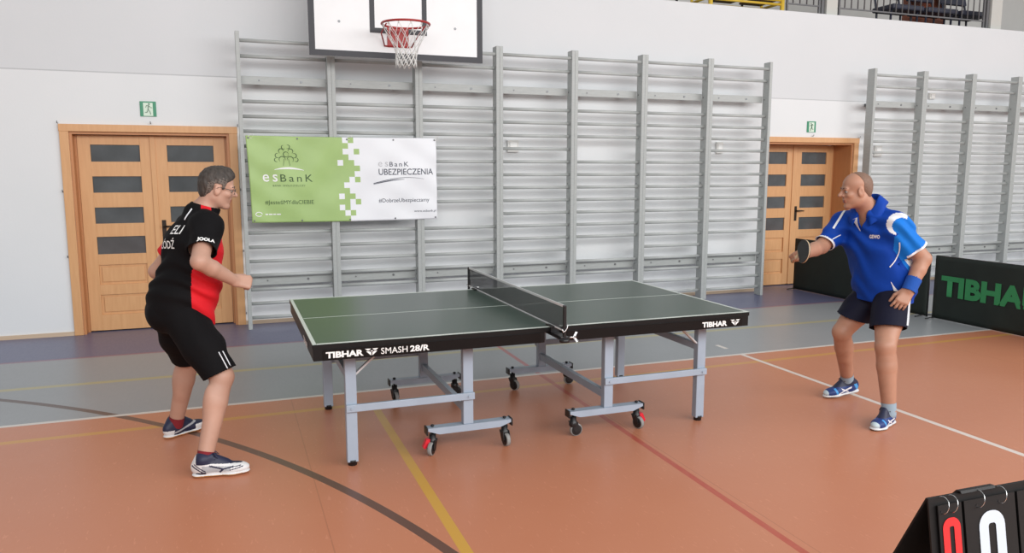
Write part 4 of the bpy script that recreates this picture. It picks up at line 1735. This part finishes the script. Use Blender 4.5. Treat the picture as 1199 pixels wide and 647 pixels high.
# ---------------------------------------------------------------- player in black (left)
def player_black():
    root = thing('person', (-1.98, -0.05, 0), 'person in a black and red shirt crouching at the left end of the table', 'person')
    F = Vector((0.92, 0.39, 0))
    Lf = Vector((-0.39, 0.92, 0))
    sk = {}
    pel = (-2.055, -0.03, 0.885)
    rhip, lhip = (-2.01, -0.125, 0.835), (-2.085, 0.06, 0.835)
    rkn, lkn = (-1.825, -0.30, 0.515), (-2.02, 0.235, 0.5)
    ran, lan = (-1.935, -0.425, 0.09), (-2.12, 0.315, 0.09)
    rsh, lsh = (-1.865, -0.175, 1.345), (-1.95, 0.15, 1.325)
    rel, lel = (-1.905, -0.38, 1.178), (-2.168, 0.25, 1.06)
    rwr, lwr = (-1.735, -0.255, 1.05), (-1.93, 0.34, 1.02)
    nb = (-1.895, -0.02, 1.415)
    ho = (-1.800, -0.03, 1.556)
    HR = frame(Vector((0.97, 0.12, -0.20)), Vector((0.20, 0, 1)))
    torso = [cap(pel, (-2.04, -0.03, 0.95), 0.118, 0.122, Lf, 1.3, 0.05), cap((-2.035, -0.03, 0.93), (-1.985, -0.03, 1.06), 0.118, 0.126, Lf, 1.2, 0.05),
             cap((-1.985, -0.03, 1.06), (-1.945, -0.03, 1.24), 0.124, 0.116, Lf, 1.35, 0.04), cap((-1.95, -0.03, 1.24), (-1.915, -0.025, 1.345), 0.116, 0.075, Lf, 1.6, 0.06),
             cap(lerp(rsh, nb, 0.1), nb, 0.055, 0.06, k=0.05), cap(lerp(lsh, nb, 0.1), nb, 0.055, 0.06, k=0.05)]
    legs = []
    for hp, kn, an in ((rhip, rkn, ran), (lhip, lkn, lan)):
        legs += [cap(hp, lerp(hp, kn, 0.5), 0.1, 0.086, k=0.05), cap(lerp(hp, kn, 0.5), kn, 0.086, 0.061, k=0.012), ell(np.array(kn) + np.array(F) * 0.018, (0.044, 0.044, 0.055), k=0.02),
                 cap(kn, lerp(kn, an, 0.32), 0.059, 0.059, k=0.02), cap(lerp(kn, an, 0.3), an, 0.059, 0.041, k=0.01),
                 ell(lerp(kn, an, 0.33) - np.array(F) * 0.026, (0.042, 0.042, 0.11), k=0.03), cap(an, np.array(an) + np.array((0.01, 0.0, -0.03)), 0.034, 0.022, k=0.02)]
    arms = []
    for s_, e_, w_ in ((rsh, rel, rwr), (lsh, lel, lwr)):
        arms += [ell(s_, (0.062, 0.062, 0.06), k=0.05), cap(s_, e_, 0.057, 0.046, k=0.04), cap(e_, lerp(e_, w_, 0.35), 0.045, 0.046, k=0.015), cap(lerp(e_, w_, 0.35), w_, 0.046, 0.031, k=0.008)]
    hp_, HW = head_prims(ho, HR, nb, nose=1.02, neck_r=0.056, hs=0.92)
    hands = hand_prims(rwr, Vector((0.93, 0.28, -0.20)), Vector((-0.25, 0.8, -0.45)), (1.15, 1.3, 0.9), 0.02, left=False, thumb=(0.35, 0.0), sc=1.05)
    hands += hand_prims(lwr, Vector((0.85, 0.3, -0.15)), Vector((0.2, -0.9, -0.2)), (0.7, 0.9, 0.6), 0.03, left=True, thumb=(0.5, 0.2))
    body = torso + legs + arms + hp_ + hands
    V, Q = surf(body, 0.0045)
    V = relax(V, Q, 1, 0.4)

    def bz(P):
        d = P - np.array(ho)
        x, y, z = d @ HR[0], d @ HR[1], d @ HR[2]
        m = np.zeros(len(P))
        m[(x > 0.078) & (np.abs(z + 0.0605) < 0.0125) & (np.abs(y) < 0.021)] = 1
        return m
    mesh_obj('body', V, Q, [M['skin1'], M['lip']], root, bz)
    face_bits(root, HW, HR, M['hair1'])
    # hair
    hr = [ell(HW(-0.012, 0, 0.050), (0.0975, 0.0765, 0.085), HR, k=0.01), cap(HW(0.04, 0.025, 0.115), HW(0.066, -0.03, 0.104), 0.018, 0.015, k=0.03),
          cap(HW(0.0, 0.03, 0.118), HW(0.04, -0.01, 0.12), 0.019, 0.018, k=0.03), ell(HW(-0.07, 0, 0.0), (0.04, 0.058, 0.07), HR, k=0.03)]
    h0 = np.array(ho)

    def hclip(X, Y, Z):
        x = (X - h0[0]) * HR[0][0] + (Y - h0[1]) * HR[0][1] + (Z - h0[2]) * HR[0][2]
        z = (X - h0[0]) * HR[2][0] + (Y - h0[1]) * HR[2][1] + (Z - h0[2]) * HR[2][2]
        zmin = np.interp(x, [-0.2, -0.06, -0.03, -0.026, 0.014, 0.018, 0.03, 0.04, 0.075, 0.09], [-0.07, -0.065, -0.04, 0.03, 0.03, 0.0, 0.004, 0.045, 0.07, 0.095])
        return np.maximum(zmin - z, x - 0.094)

    def hw(X, Y, Z):
        return 0.0022 * np.sin(X * 160 + Z * 70) * np.sin(Y * 150 + Z * 40)
    Vh, Qh = surf(hr, 0.004, clip=hclip, wrinkle=hw)

    def hz(P):
        d = P - h0
        x, y, z = d @ HR[0], d @ HR[1], d @ HR[2]
        jit = 0.010 * np.sin(x * 310 + y * 90) + 0.008 * np.sin(z * 420 + x * 130)
        return ((z + jit < 0.058 - 0.35 * np.abs(x - 0.012)) & (x + jit > -0.06)) * 1.0
    mesh_obj('hair', relax(Vh, Qh, 1, 0.3), Qh, [M['hair1'], M['hair1b']], root, hz)
    # glasses
    b = MB()
    for s in (1, -1):
        c = HW(0.104, 0.032 * s, 0.002)
        pts = [c + HR[1] * 0.024 * math.cos(a) + HR[2] * 0.016 * math.sin(a) - HR[0] * 0.006 * abs(math.cos(a)) * (1 if math.cos(a) * s > 0 else 0) for a in [2 * PI * i / 20 for i in range(20)]]
        b.tube(pts, 0.0016, 6, closed=True)
        b.tube([HW(0.098, 0.056 * s, 0.006), HW(0.085, 0.068 * s, 0.008), HW(0.0, 0.082 * s, 0.014), HW(-0.02, 0.083 * s, 0.0)], 0.0018, 6)
    b.tube([HW(0.106, 0.009, 0.004), HW(0.11, 0, 0.008), HW(0.106, -0.009, 0.004)], 0.0016, 6)
    b.build('spectacles', M['lens'], root)
    # shirt
    hemc = (-1.97, -0.03, 0.80)
    rs_e, ls_e = lerp(rsh, rel, 0.70), lerp(lsh, lel, 0.66)
    tor = grow(torso[:4], 0.020) + grow(torso[4:], 0.012)
    tor += [cap((-2.06, -0.03, 0.76), (-2.045, -0.03, 0.93), 0.147, 0.147, Lf, 1.25, 0.05), cap((-1.965, -0.05, 0.80), (-1.955, -0.04, 1.0), 0.105, 0.12, Lf, 1.35, 0.06),
            cap((-1.935, -0.03, 1.02), (-1.915, -0.03, 1.2), 0.115, 0.10, Lf, 1.35, 0.06)]
    slv = []
    for s_, e_ in ((rsh, rel), (lsh, lel)):
        slv += [ell(s_, (0.08, 0.08, 0.074), k=0.05), cap(s_, lerp(s_, e_, 0.74), 0.074, 0.076, k=0.05)]
    col = [cap(lerp(nb, ho, 0.0), lerp(nb, ho, 0.45), 0.073, 0.070, k=0.03)]
    wr = folds(0.006, 62, (0.5, 0.2, 1.0), 1.0)
    Vs, Qs = surf(tor + slv + col, 0.0055, wrinkle=wr)
    Vs = relax(Vs, Qs, 1)
    nk = lerp(nb, ho, 0.33)
    Vs, Qs = cut(Vs, Qs, [(rs_e, Vector(rel) - Vector(rsh), 0.15), (ls_e, Vector(lel) - Vector(lsh), 0.14),
                          (nk, Vector((0.30, 0, 1)), 0.12), ((-2.0, -0.03, 0.795), Vector((-0.12, 0, -1)), 0.4)])
    r_ax = np.array(Vector(rel) - Vector(rsh))

    def sz(P):
        d = P - np.array((-1.98, -0.03, 1.0))
        f, l = d @ np.array(F), d @ np.array(Lf)
        z = P[:, 2]
        m = np.zeros(len(P))
        # red side and front panels
        lim = np.interp(z, [0.75, 1.0, 1.1, 1.3], [-1.966, -1.962, -1.955, -1.865])
        m[(P[:, 0] - 0.25 * np.maximum(P[:, 1] + 0.05, 0) > lim) & (z < 1.3)] = 1
        dist_s = np.linalg.norm(P - np.array(rsh), axis=1)
        onsl = (np.linalg.norm(np.cross(P - np.array(rsh), r_ax / np.linalg.norm(r_ax)), axis=1) < 0.10) & ((P - np.array(rsh)) @ r_ax > 0.03 * np.linalg.norm(r_ax))
        m[onsl] = 0
        # left sleeve is red
        l_ax = np.array(Vector(lel) - Vector(lsh))
        l_ax /= np.linalg.norm(l_ax)
        onl = (np.linalg.norm(np.cross(P - np.array(lsh), l_ax), axis=1) < 0.095) & ((P - np.array(lsh)) @ l_ax > 0.10)
        m[onl] = 1
        # red yoke beside the collar
        e = P - np.array((-1.865, -0.09, 1.43))
        m[(np.abs(e[:, 0]) < 0.027) & (np.abs(e[:, 1]) < 0.04) & (np.abs(e[:, 2]) < 0.04)] = 1
        return m
    shirt = mesh_obj('shirt', Vs, Qs, [M['shirt_black'], M['shirt_red']], root, sz, solid=0.004)
    bv = bvh_of(Vs, Qs)
    # print on the back
    bn = Vector((-0.80, -0.60, 0.10)).normalized()
    bu = Vector((0.60, -0.80, 0.05)).normalized()
    bvv = bn.cross(bu).normalized()
    if bvv.z < 0:
        bvv = -bvv
    cb_ = Vector((-2.035, -0.10, 1.295))
    proj_text('back_print', 'ELI', bv, cb_ + bu * 0.035 + bvv * 0.035, bu, bvv, bn, 0.085, 0.05, M['white'], shirt, 0.01)
    proj_text('back_print', 'ŁÓDŹ', bv, cb_ - bu * 0.02 - bvv * 0.04, bu, bvv, bn, 0.14, 0.06, M['white'], shirt, 0.01)
    sn = Vector((0.05, -1.0, 0.25)).normalized()
    sc_ = Vector(lerp(rsh, rel, 0.44))
    proj_text('sleeve_print', 'JOOLA', bv, sc_ + Vector((0.01, 0, -0.005)), Vector((1, 0, -0.16)), Vector((0.16, 0, 1)), sn, 0.088, 0.026, M['white'], shirt, 0.05)
    for k, (dx, dz) in enumerate(((0.0, 0.0),)):
        b = MB()
        pts = []
        for t in range(8):
            p = Vector((-1.86 - 0.005 * t, -0.2 + 0.012 * t, 0.95 - 0.02 * t))
        b.bm.free()
    # white piping on the shoulder
    pts = []
    for t in range(9):
        p = Vector((-1.99 + 0.008 * t, -0.12 + 0.004 * t, 1.40 + 0.004 * t))
        hit = bv.ray_cast(p + Vector((-0.3, -0.3, 0.4)), Vector((0.3, 0.3, -0.4)))
        if hit[0] is not None:
            pts.append(hit[0] + hit[1] * 0.002)
    if len(pts) > 2:
        b = MB()
        b.tube(pts, 0.004, 6)
        b.build('piping', M['shirt_white'], shirt)
    # shorts
    sp = [cap((-2.055, -0.03, 0.93), pel, 0.112, 0.122, Lf, 1.25, 0.05)]
    for hp, kn in ((rhip, rkn), (lhip, lkn)):
        sp += [cap(hp, lerp(hp, kn, 0.5), 0.120, 0.108, k=0.05), cap(lerp(hp, kn, 0.5), np.array(kn) + 0.03 * (np.array(kn) - np.array(hp)), 0.108, 0.09, k=0.04)]
    sp += [ell((-2.115, -0.06, 0.85), (0.09, 0.11, 0.10), k=0.06), ell((-2.115, 0.03, 0.85), (0.09, 0.095, 0.10), k=0.06)]
    Vp, Qp = surf(sp, 0.0055, wrinkle=folds(0.004, 30, (0.6, 0.3, 0.7), 2.2))
    Vp = relax(Vp, Qp, 1)
    pl = []
    for hp, kn, t in ((rhip, rkn, 0.94), (lhip, lkn, 0.93)):
        pl.append((lerp(hp, kn, t), Vector(kn) - Vector(hp) + Vector((0.0, 0.06, -0.10)), 0.21))
    pl.append(((-2.05, -0.03, 0.965), Vector((0, 0, 1)), 0.4))
    Vp, Qp = cut(Vp, Qp, pl)
    shorts = mesh_obj('shorts', Vp, Qp, [M['shorts_black']], root, None, solid=0.004)
    bp_ = bvh_of(Vp, Qp)
    for off in (0.0, 0.02):
        pts = []
        for t in range(12):
            p = Vector(lerp(rhip, rkn, 0.60 + 0.34 * t / 11)) + Vector((0.084 - 0.012 * t / 11 - off, 0, 0.02))
            hit = bp_.ray_cast(p + Vector((0, -0.4, 0)), Vector((0, 1, 0)))
            if hit[0] is not None:
                pts.append(hit[0] + hit[1] * 0.001)
        if len(pts) > 3:
            b = MB()
            b.tube(pts, 0.0032, 6)
            b.build('stripe', M['shirt_white'], shorts)
    # socks and shoes
    for an, kn in ((ran, rkn), (lan, lkn)):
        Vk, Qk = surf([cap(np.array(an) - np.array((0, 0, 0.016)), lerp(an, kn, 0.12), 0.0435, 0.046, k=0.01)], 0.004)
        Vk, Qk = cut(Vk, Qk, [(lerp(an, kn, 0.10), Vector(kn) - Vector(an), 0.1)])
        mesh_obj('sock', Vk, Qk, [M['sock_red']], root)
    shoe(root, (-2.005, -0.425, 0), (-1.70, -0.455, 0), ran, 1)
    shoe(root, (-2.19, 0.275, 0), (-1.955, 0.45, 0), lan, 2)


player_black()


# ---------------------------------------------------------------- player in blue (right)
def player_blue():
    root = thing('person', (2.4, -0.78, 0), 'person in a blue shirt and dark shorts crouching at the right end of the table', 'person')
    F = Vector((-0.97, -0.25, 0))
    Lf = Vector((0.25, -0.97, 0))
    pel = (2.475, -0.79, 0.85)
    rhip, lhip = (2.46, -0.685, 0.80), (2.43, -0.885, 0.80)
    rkn, lkn = (2.275, -0.62, 0.535), (2.235, -1.045, 0.525)
    ran, lan = (2.50, -0.47, 0.125), (2.262, -1.085, 0.10)
    rsh, lsh = (2.285, -0.565, 1.29), (2.365, -0.945, 1.30)
    rel, lel = (2.09, -0.58, 1.14), (2.525, -1.03, 1.085)
    rwr, lwr = (1.845, -0.68, 1.108), (2.402, -1.045, 0.885)
    nb = (2.315, -0.765, 1.385)
    ho = (2.185, -0.765, 1.525)
    HR = frame(Vector((-0.90, 0.40, -0.10)), Vector((-0.06, 0.03, 1)))
    torso = [cap(pel, (2.455, -0.79, 0.92), 0.115, 0.12, Lf, 1.34, 0.05), cap((2.45, -0.79, 0.92), (2.43, -0.785, 1.05), 0.12, 0.122, Lf, 1.3, 0.06),
             cap((2.43, -0.785, 1.05), (2.385, -0.78, 1.19), 0.12, 0.114, Lf, 1.4, 0.06), cap((2.375, -0.78, 1.19), (2.33, -0.77, 1.29), 0.115, 0.08, Lf, 1.65, 0.06),
             cap(lerp(rsh, nb, 0.1), nb, 0.055, 0.062, k=0.05), cap(lerp(lsh, nb, 0.1), nb, 0.055, 0.062, k=0.05)]
    legs = []
    for hp, kn, an in ((rhip, rkn, ran), (lhip, lkn, lan)):
        legs += [cap(hp, lerp(hp, kn, 0.5), 0.1, 0.088, k=0.05), cap(lerp(hp, kn, 0.5), kn, 0.088, 0.062, k=0.012), ell(np.array(kn) + np.array(F) * 0.016, (0.046, 0.046, 0.055), k=0.02),
                 cap(kn, lerp(kn, an, 0.32), 0.06, 0.061, k=0.02), cap(lerp(kn, an, 0.3), an, 0.061, 0.042, k=0.01),
                 ell(lerp(kn, an, 0.33) - np.array(F) * 0.026, (0.044, 0.044, 0.11), k=0.03), cap(an, np.array(an) + np.array((-0.01, 0, -0.03)), 0.034, 0.022, k=0.02)]
    arms = []
    for s_, e_, w_ in ((rsh, rel, rwr), (lsh, lel, lwr)):
        arms += [ell(s_, (0.064, 0.064, 0.06), k=0.05), cap(s_, e_, 0.058, 0.05, k=0.04), cap(e_, lerp(e_, w_, 0.35), 0.049, 0.049, k=0.015), cap(lerp(e_, w_, 0.35), w_, 0.049, 0.034, k=0.008)]
    hp_, HW = head_prims(ho, HR, nb, nose=1.04, jaw=1.03, neck_r=0.061, hs=0.94)
    hp_.append(ell(HW(0.0, 0, -0.07), (0.05, 0.06, 0.04), HR, k=0.03))
    # left hand hanging on the thigh, right hand closed round the bat handle
    hands = hand_prims(lwr, Vector((-0.62, -0.02, -0.80)), Vector((0.45, 0.75, -0.3)), (0.35, 0.4, 0.35), 0.07, left=True, thumb=(0.5, 0.1), sc=1.08)
    gf = Vector((-0.97, -0.16, 0.0)).normalized()
    hands += hand_prims(rwr, gf, Vector((-0.1, -0.55, -0.85)), (1.25, 1.35, 0.8), 0.02, left=False, thumb=(0.3, -0.1), sc=1.08)
    V, Q = surf(torso + legs + arms + hp_ + hands, 0.0045)
    V = relax(V, Q, 1, 0.4)
    h0 = np.array(ho)

    def bz(P):
        d = P - h0
        x, y, z = d @ HR[0], d @ HR[1], d @ HR[2]
        m = np.zeros(len(P))
        m[(x > 0.078) & (np.abs(z + 0.0605) < 0.012) & (np.abs(y) < 0.02)] = 1
        return m
    mesh_obj('body', V, Q, [M['skin2'], M['lip']], root, bz)

    def hclip(X, Y, Z):
        x = ((X - h0[0]) * HR[0][0] + (Y - h0[1]) * HR[0][1] + (Z - h0[2]) * HR[0][2]) / 0.94
        z = ((X - h0[0]) * HR[2][0] + (Y - h0[1]) * HR[2][1] + (Z - h0[2]) * HR[2][2]) / 0.94
        zmin = np.interp(x, [-0.2, -0.06, -0.034, -0.03, 0.0, 0.012], [-0.06, -0.055, -0.035, 0.03, 0.032, 0.06])
        return np.maximum(np.maximum(zmin - z, x - (-0.012 + 0.10 * (z - 0.03) - 0.02 * np.sin(z * 30))), x - 0.012) * 0.9
    Vh, Qh = surf([ell(HW(-0.012, 0, 0.048), (0.0958, 0.0742, 0.0808), HR), ell(HW(-0.065, 0, -0.005), (0.038, 0.056, 0.06), HR, k=0.03)], 0.003, clip=hclip)
    mesh_obj('hair', Vh, Qh, [M['hair2']], root)
    face_bits(root, HW, HR, M['hair2'])
    # bat
    gp = Vector(rwr) + gf * 0.085 + Vector((-0.004, -0.02, -0.025))
    nn = Vector((-0.963, 0.224, 0.09)).normalized()
    ax = Vector((-0.20, -0.78, 0.52))
    ax = (ax - nn * ax.dot(nn)).normalized()
    bb_ = nn.cross(ax).normalized()
    bat = thing('table_tennis_bat', tuple(gp), 'black table tennis bat held in the hand of the player in blue', 'bat')
    cen = gp + ax * 0.108
    outl = []
    for i in range(40):
        a = 2 * PI * i / 40
        outl.append((0.079 * math.cos(a), 0.075 * math.sin(a)))
    b = MB()
    b.prism(outl, cen - nn * 0.003, ax, bb_, nn * 0.006)
    b.prism([(-0.145, 0.012), (-0.07, 0.016), (-0.055, 0.045), (-0.055, -0.045), (-0.07, -0.016), (-0.145, -0.012)], cen - nn * 0.0025, ax, bb_, nn * 0.005)
    b.build('blade', M['blade_wood'], bat)
    rub = [(u, v) for u, v in outl if u > -0.06]
    for s in (1, -1):
        b = MB()
        b.prism([(u * 0.985, v * 0.985) for u, v in rub], cen + nn * 0.0031 * s, ax, bb_, nn * 0.004 * s)
        b.build('rubber', M['rubber'], bat)
    b = MB()
    b.tube([cen - ax * 0.148, cen - ax * 0.11, cen - ax * 0.07], [0.0145, 0.0125, 0.0135], 12)
    b.build('handle', M['blade_wood'], bat)
    # shirt
    tor = grow(torso[:4], 0.022) + grow(torso[4:], 0.014)
    tor += [cap((2.47, -0.79, 0.72), (2.455, -0.79, 0.9), 0.135, 0.138, Lf, 1.3, 0.05), cap((2.44, -0.80, 0.82), (2.415, -0.795, 1.02), 0.110, 0.110, Lf, 1.4, 0.06),
            cap((2.41, -0.79, 1.0), (2.375, -0.785, 1.15), 0.11, 0.098, Lf, 1.38, 0.06)]
    slv = []
    for s_, e_, q_ in ((rsh, rel, 0.068), (lsh, lel, 0.077)):
        slv += [ell(s_, (0.08, 0.08, 0.076), k=0.05), cap(s_, lerp(s_, e_, 0.9 if q_ < 0.07 else 0.76), 0.074, q_, k=0.05)]
    Vs, Qs = surf(tor + slv, 0.0055, wrinkle=folds(0.0085, 58, (0.7, -0.4, 1.0), 4.0))
    Vs = relax(Vs, Qs, 1)
    rs_e, ls_e = lerp(rsh, rel, 0.86), lerp(lsh, lel, 0.72)
    nk = lerp(nb, ho, 0.05)
    Vs, Qs = cut(Vs, Qs, [(rs_e, Vector(rel) - Vector(rsh), 0.13), (ls_e, Vector(lel) - Vector(lsh), 0.15),
                          (nk, Vector((-0.35, 0, 1)), 0.085), ((2.45, -0.79, 0.785), Vector((0.05, 0.05, -1)), 0.4)])
    la = np.array((Vector(lel) - Vector(lsh)).normalized())
    ra = np.array((Vector(rel) - Vector(rsh)).normalized())

    def sz(P):
        m = np.zeros(len(P))
        for s_, a_, hem in ((np.array(lsh), la, 0.72 * (Vector(lel) - Vector(lsh)).length), (np.array(rsh), ra, 0.86 * (Vector(rel) - Vector(rsh)).length)):
            d = P - s_
            t = d @ a_
            rad = np.linalg.norm(d - t[:, None] * a_, axis=1)
            on = rad < 0.118
            left = s_ is not None and abs(s_[1] - lsh[1]) < 1e-6
            if left:
                a1 = d @ np.array((-0.69, 0.72, 0.0))
                z1 = d[:, 2]
                r1 = np.hypot(a1 + 0.012, z1 - 0.018)
                front = d @ np.array((-0.72, -0.69, 0.0)) > -0.045
                lat = d @ np.array(Lf) > 0.44 * t - 0.072
                m[on & (t > 0.03) & lat & (a1 < 0.008 + 0.3 * np.maximum(z1, 0))] = 1
                m[on & lat & (a1 < -0.03) & (t > -0.03)] = 1
                r2 = np.hypot(a1 + 0.026, z1 - 0.006)
                m[(r2 < 0.052) & front & (z1 > -0.08)] = 1
                m[(r1 < 0.072) & (r2 > 0.052) & front & (a1 > 0.0)] = 2
                m[(r1 < 0.072) & (r2 > 0.052) & front & (z1 > 0.03) & (a1 > -0.06)] = 2
            m[(rad < 0.094) & (t > hem - 0.014) & ((d @ np.array(Lf) > 0.44 * t - 0.072) if left else True)] = 2
        return m
    bv = bvh_of(Vs, Qs)
    cc = Vs[Qs].mean(1) - np.array(nb)
    hh = (cc[:, 2] + 0.115) / 0.115
    Qs = Qs[~((cc @ np.array(F) > 0.02) & (hh > 0) & (np.abs(cc @ np.array(Lf)) < 0.038 * hh))]
    shirt = mesh_obj('shirt', Vs, Qs, [M['shirt_blue'], M['shirt_lblue'], M['shirt_white']], root, sz, solid=0.004)
    # fold-down collar open at the front
    na = (Vector(ho) - Vector(nb) + Vector((0.06, 0, 0.06))).normalized()
    fa = (F - na * F.dot(na)).normalized()
    la_ = na.cross(fa)
    if la_.dot(Lf) < 0:
        la_ = -la_
    cn0 = Vector(nb) + na * 0.046 + fa * 0.004
    cv, cf = [], []
    NP = 40
    for i in range(NP + 1):
        ph = math.radians(24 + 312 * i / NP)
        fr = max(0.0, math.cos(ph))                      # 1 at the front
        rad_ = fa * math.cos(ph) + la_ * math.sin(ph)
        hgt = 0.056 - 0.085 * fr
        for r_, h_ in ((0.074, -0.04 - 0.05 * fr), (0.0745, hgt - 0.006), (0.079, hgt), (0.087, hgt - 0.006), (0.106 + 0.014 * fr, hgt - 0.034 - 0.006 * fr), (0.124 + 0.026 * fr, hgt - 0.060 - 0.014 * fr)):
            cv.append(tuple(cn0 + rad_ * r_ + na * h_))
    for i in range(NP):
        for j in range(5):
            a_ = i * 6 + j
            cf.append((a_, a_ + 1, a_ + 7, a_ + 6))
    cme = bpy.data.meshes.new('collar')
    cme.from_pydata(cv, [], cf)
    cme.polygons.foreach_set('use_smooth', [True] * len(cf))
    collar = link('collar', cme, shirt, [M['shirt_blue']])
    md_ = collar.modifiers.new('thickness', 'SOLIDIFY')
    md_.thickness = 0.003

    # open neck: white placket edges
    def drop(p, n):
        n = Vector(n).normalized()
        h = bv.ray_cast(Vector(p) + n * 0.4, -n)
        return (h[0] + h[1] * 0.002) if h[0] is not None else Vector(p)

    def strip(name, pts, wd, m, nrm, lift=0.002):
        nrm = Vector(nrm).normalized()
        b = MB()
        pr = [drop(p, nrm) for p in pts]
        L_, R_ = [], []
        for i, p in enumerate(pr):
            d = pr[min(i + 1, len(pr) - 1)] - pr[max(i - 1, 0)]
            sd = nrm.cross(d).normalized()
            wv = wd[i] if isinstance(wd, list) else wd
            a_ = drop(p + sd * wv / 2, nrm)
            c_ = drop(p - sd * wv / 2, nrm)
            L_.append(b.bm.verts.new(a_ + nrm * lift))
            R_.append(b.bm.verts.new(c_ + nrm * lift))
        for i in range(len(pr) - 1):
            b.bm.faces.new((L_[i], L_[i + 1], R_[i + 1], R_[i]))
        return b.build(name, m, shirt)

    FN = Vector((-0.97, -0.25, 0.15))
    top = Vector(nb) + F * 0.09
    n_ = 8
    strip('placket', [top - Lf * (0.045 - 0.040 * t / n_) + Vector((0, 0, -0.045 - 0.08 * t / n_)) for t in range(n_ + 1)], [0.034 * (1 - t / n_) + 0.004 for t in range(n_ + 1)], M['shirt_white'], FN, 0.010)
    # curved white piping lines on the side
    SN = Vector((-0.55, -0.83, 0.0))
    strip('piping', [Vector((2.295 + 0.045 * (1 - (t / 10)) ** 1.0 + 0.03 * math.sin(PI * t / 10), -1.0, 1.20 - 0.17 * t / 10)) for t in range(11)], 0.007, M['shirt_white'], SN)
    strip('piping', [Vector((2.315 + 0.06 * t / 5, -1.0, 0.93 - 0.09 * t / 5)) for t in range(6)], [0.004, 0.006, 0.012, 0.02, 0.024, 0.024], M['shirt_white'], SN)
    RN = Vector((-0.45, -0.85, 0.35))
    rs_v, re_v = Vector(rsh), Vector(rel)
    strip('piping', [rs_v + (re_v - rs_v) * (0.05 + 0.55 * t / 8) + Vector((0, 0, 0.075 - 0.05 * t / 8)) for t in range(9)], 0.014, M['shirt_white'], Vector((-0.3, -0.7, 0.65)))
    strip('piping', [rs_v + (re_v - rs_v) * (0.30 + 0.40 * t / 8) + Vector((0, 0, 0.0 - 0.03 * (1 - t / 8))) for t in range(9)], 0.006, M['shirt_white'], Vector((-0.4, -0.9, 0.1)))
    cn = Vector((-0.80, -0.58, 0.12)).normalized()
    cu_ = Vector((0.58, -0.80, 0.0)).normalized()
    cv_ = cn.cross(cu_)
    if cv_.z < 0:
        cv_ = -cv_
    proj_text('chest_print', 'GEWO', bv, Vector((2.21, -0.91, 1.235)), cu_, cv_, cn, 0.066, 0.024, M['white'], shirt, 0.03)
    # shorts
    sp = [cap((2.47, -0.79, 0.93), pel, 0.128, 0.132, Lf, 1.3, 0.05)]
    for hp, kn in ((rhip, rkn), (lhip, lkn)):
        sp += [cap(hp, lerp(hp, kn, 0.72), 0.118, 0.112, k=0.05)]
    sp += [ell((2.53, -0.77, 0.83), (0.10, 0.16, 0.11), k=0.06)]
    Vp, Qp = surf(sp, 0.0055, wrinkle=folds(0.004, 30, (0.6, 0.3, 0.7), 5.2))
    Vp = relax(Vp, Qp, 1)
    pl = []
    for hp, kn, t in ((rhip, rkn, 0.60), (lhip, lkn, 0.62)):
        pl.append((lerp(hp, kn, t), Vector(kn) - Vector(hp) + Vector((0.10, 0.03, -0.12)), 0.2))
    pl.append(((2.47, -0.79, 0.94), Vector((0, 0, 1)), 0.4))
    Vp, Qp = cut(Vp, Qp, pl)
    shorts = mesh_obj('shorts', Vp, Qp, [M['shorts_navy']], root, None, solid=0.004)
    bp_ = bvh_of(Vp, Qp)
    b = MB()
    pts = []
    for t in range(14):
        p = Vector(lerp((2.47, -1.0, 0.86), (2.375, -1.05, 0.60), t / 13))
        hit = bp_.ray_cast(p + Vector((-0.25, -0.35, 0)), Vector((0.25, 0.35, 0)))
        if hit[0] is not None:
            pts.append(hit[0] + hit[1] * 0.0015)
    L_, R_ = [], []
    for i, p in enumerate(pts):
        sd = Vector((0.81, -0.58, 0)) * 0.010
        L_.append(b.bm.verts.new(p + sd))
        R_.append(b.bm.verts.new(p - sd))
    for i in range(len(pts) - 1):
        b.bm.faces.new((L_[i], L_[i + 1], R_[i + 1], R_[i]))
    b.build('stripe', M['shirt_white'], shorts)
    # wristband
    Vw, Qw = surf([cap(lerp(lel, lwr, 0.6), lerp(lel, lwr, 1.1), 0.049, 0.044, k=0.01)], 0.004)
    Vw, Qw = cut(Vw, Qw, [(lerp(lel, lwr, 0.63), Vector(lel) - Vector(lwr), 0.09), (lerp(lel, lwr, 1.03), Vector(lwr) - Vector(lel), 0.09)])
    tag(mesh_obj('wristband', Vw, Qw, [M['wristband']], root, None, solid=0.006), 'blue towelling wristband on the left wrist')
    for an, kn in ((ran, rkn), (lan, lkn)):
        Vk, Qk = surf([cap(np.array(an) - np.array((0, 0, 0.016)), lerp(an, kn, 0.16), 0.0445, 0.047, k=0.01)], 0.004)
        Vk, Qk = cut(Vk, Qk, [(lerp(an, kn, 0.13), Vector(kn) - Vector(an), 0.1)])
        mesh_obj('sock', Vk, Qk, [M['sock_grey']], root)
    shoe(root, (2.595, -0.482, 0.035), (2.305, -0.452, 0.0), ran, 3)
    shoe(root, (2.345, -1.04, 0), (2.075, -1.145, 0), lan, 3)


player_blue()
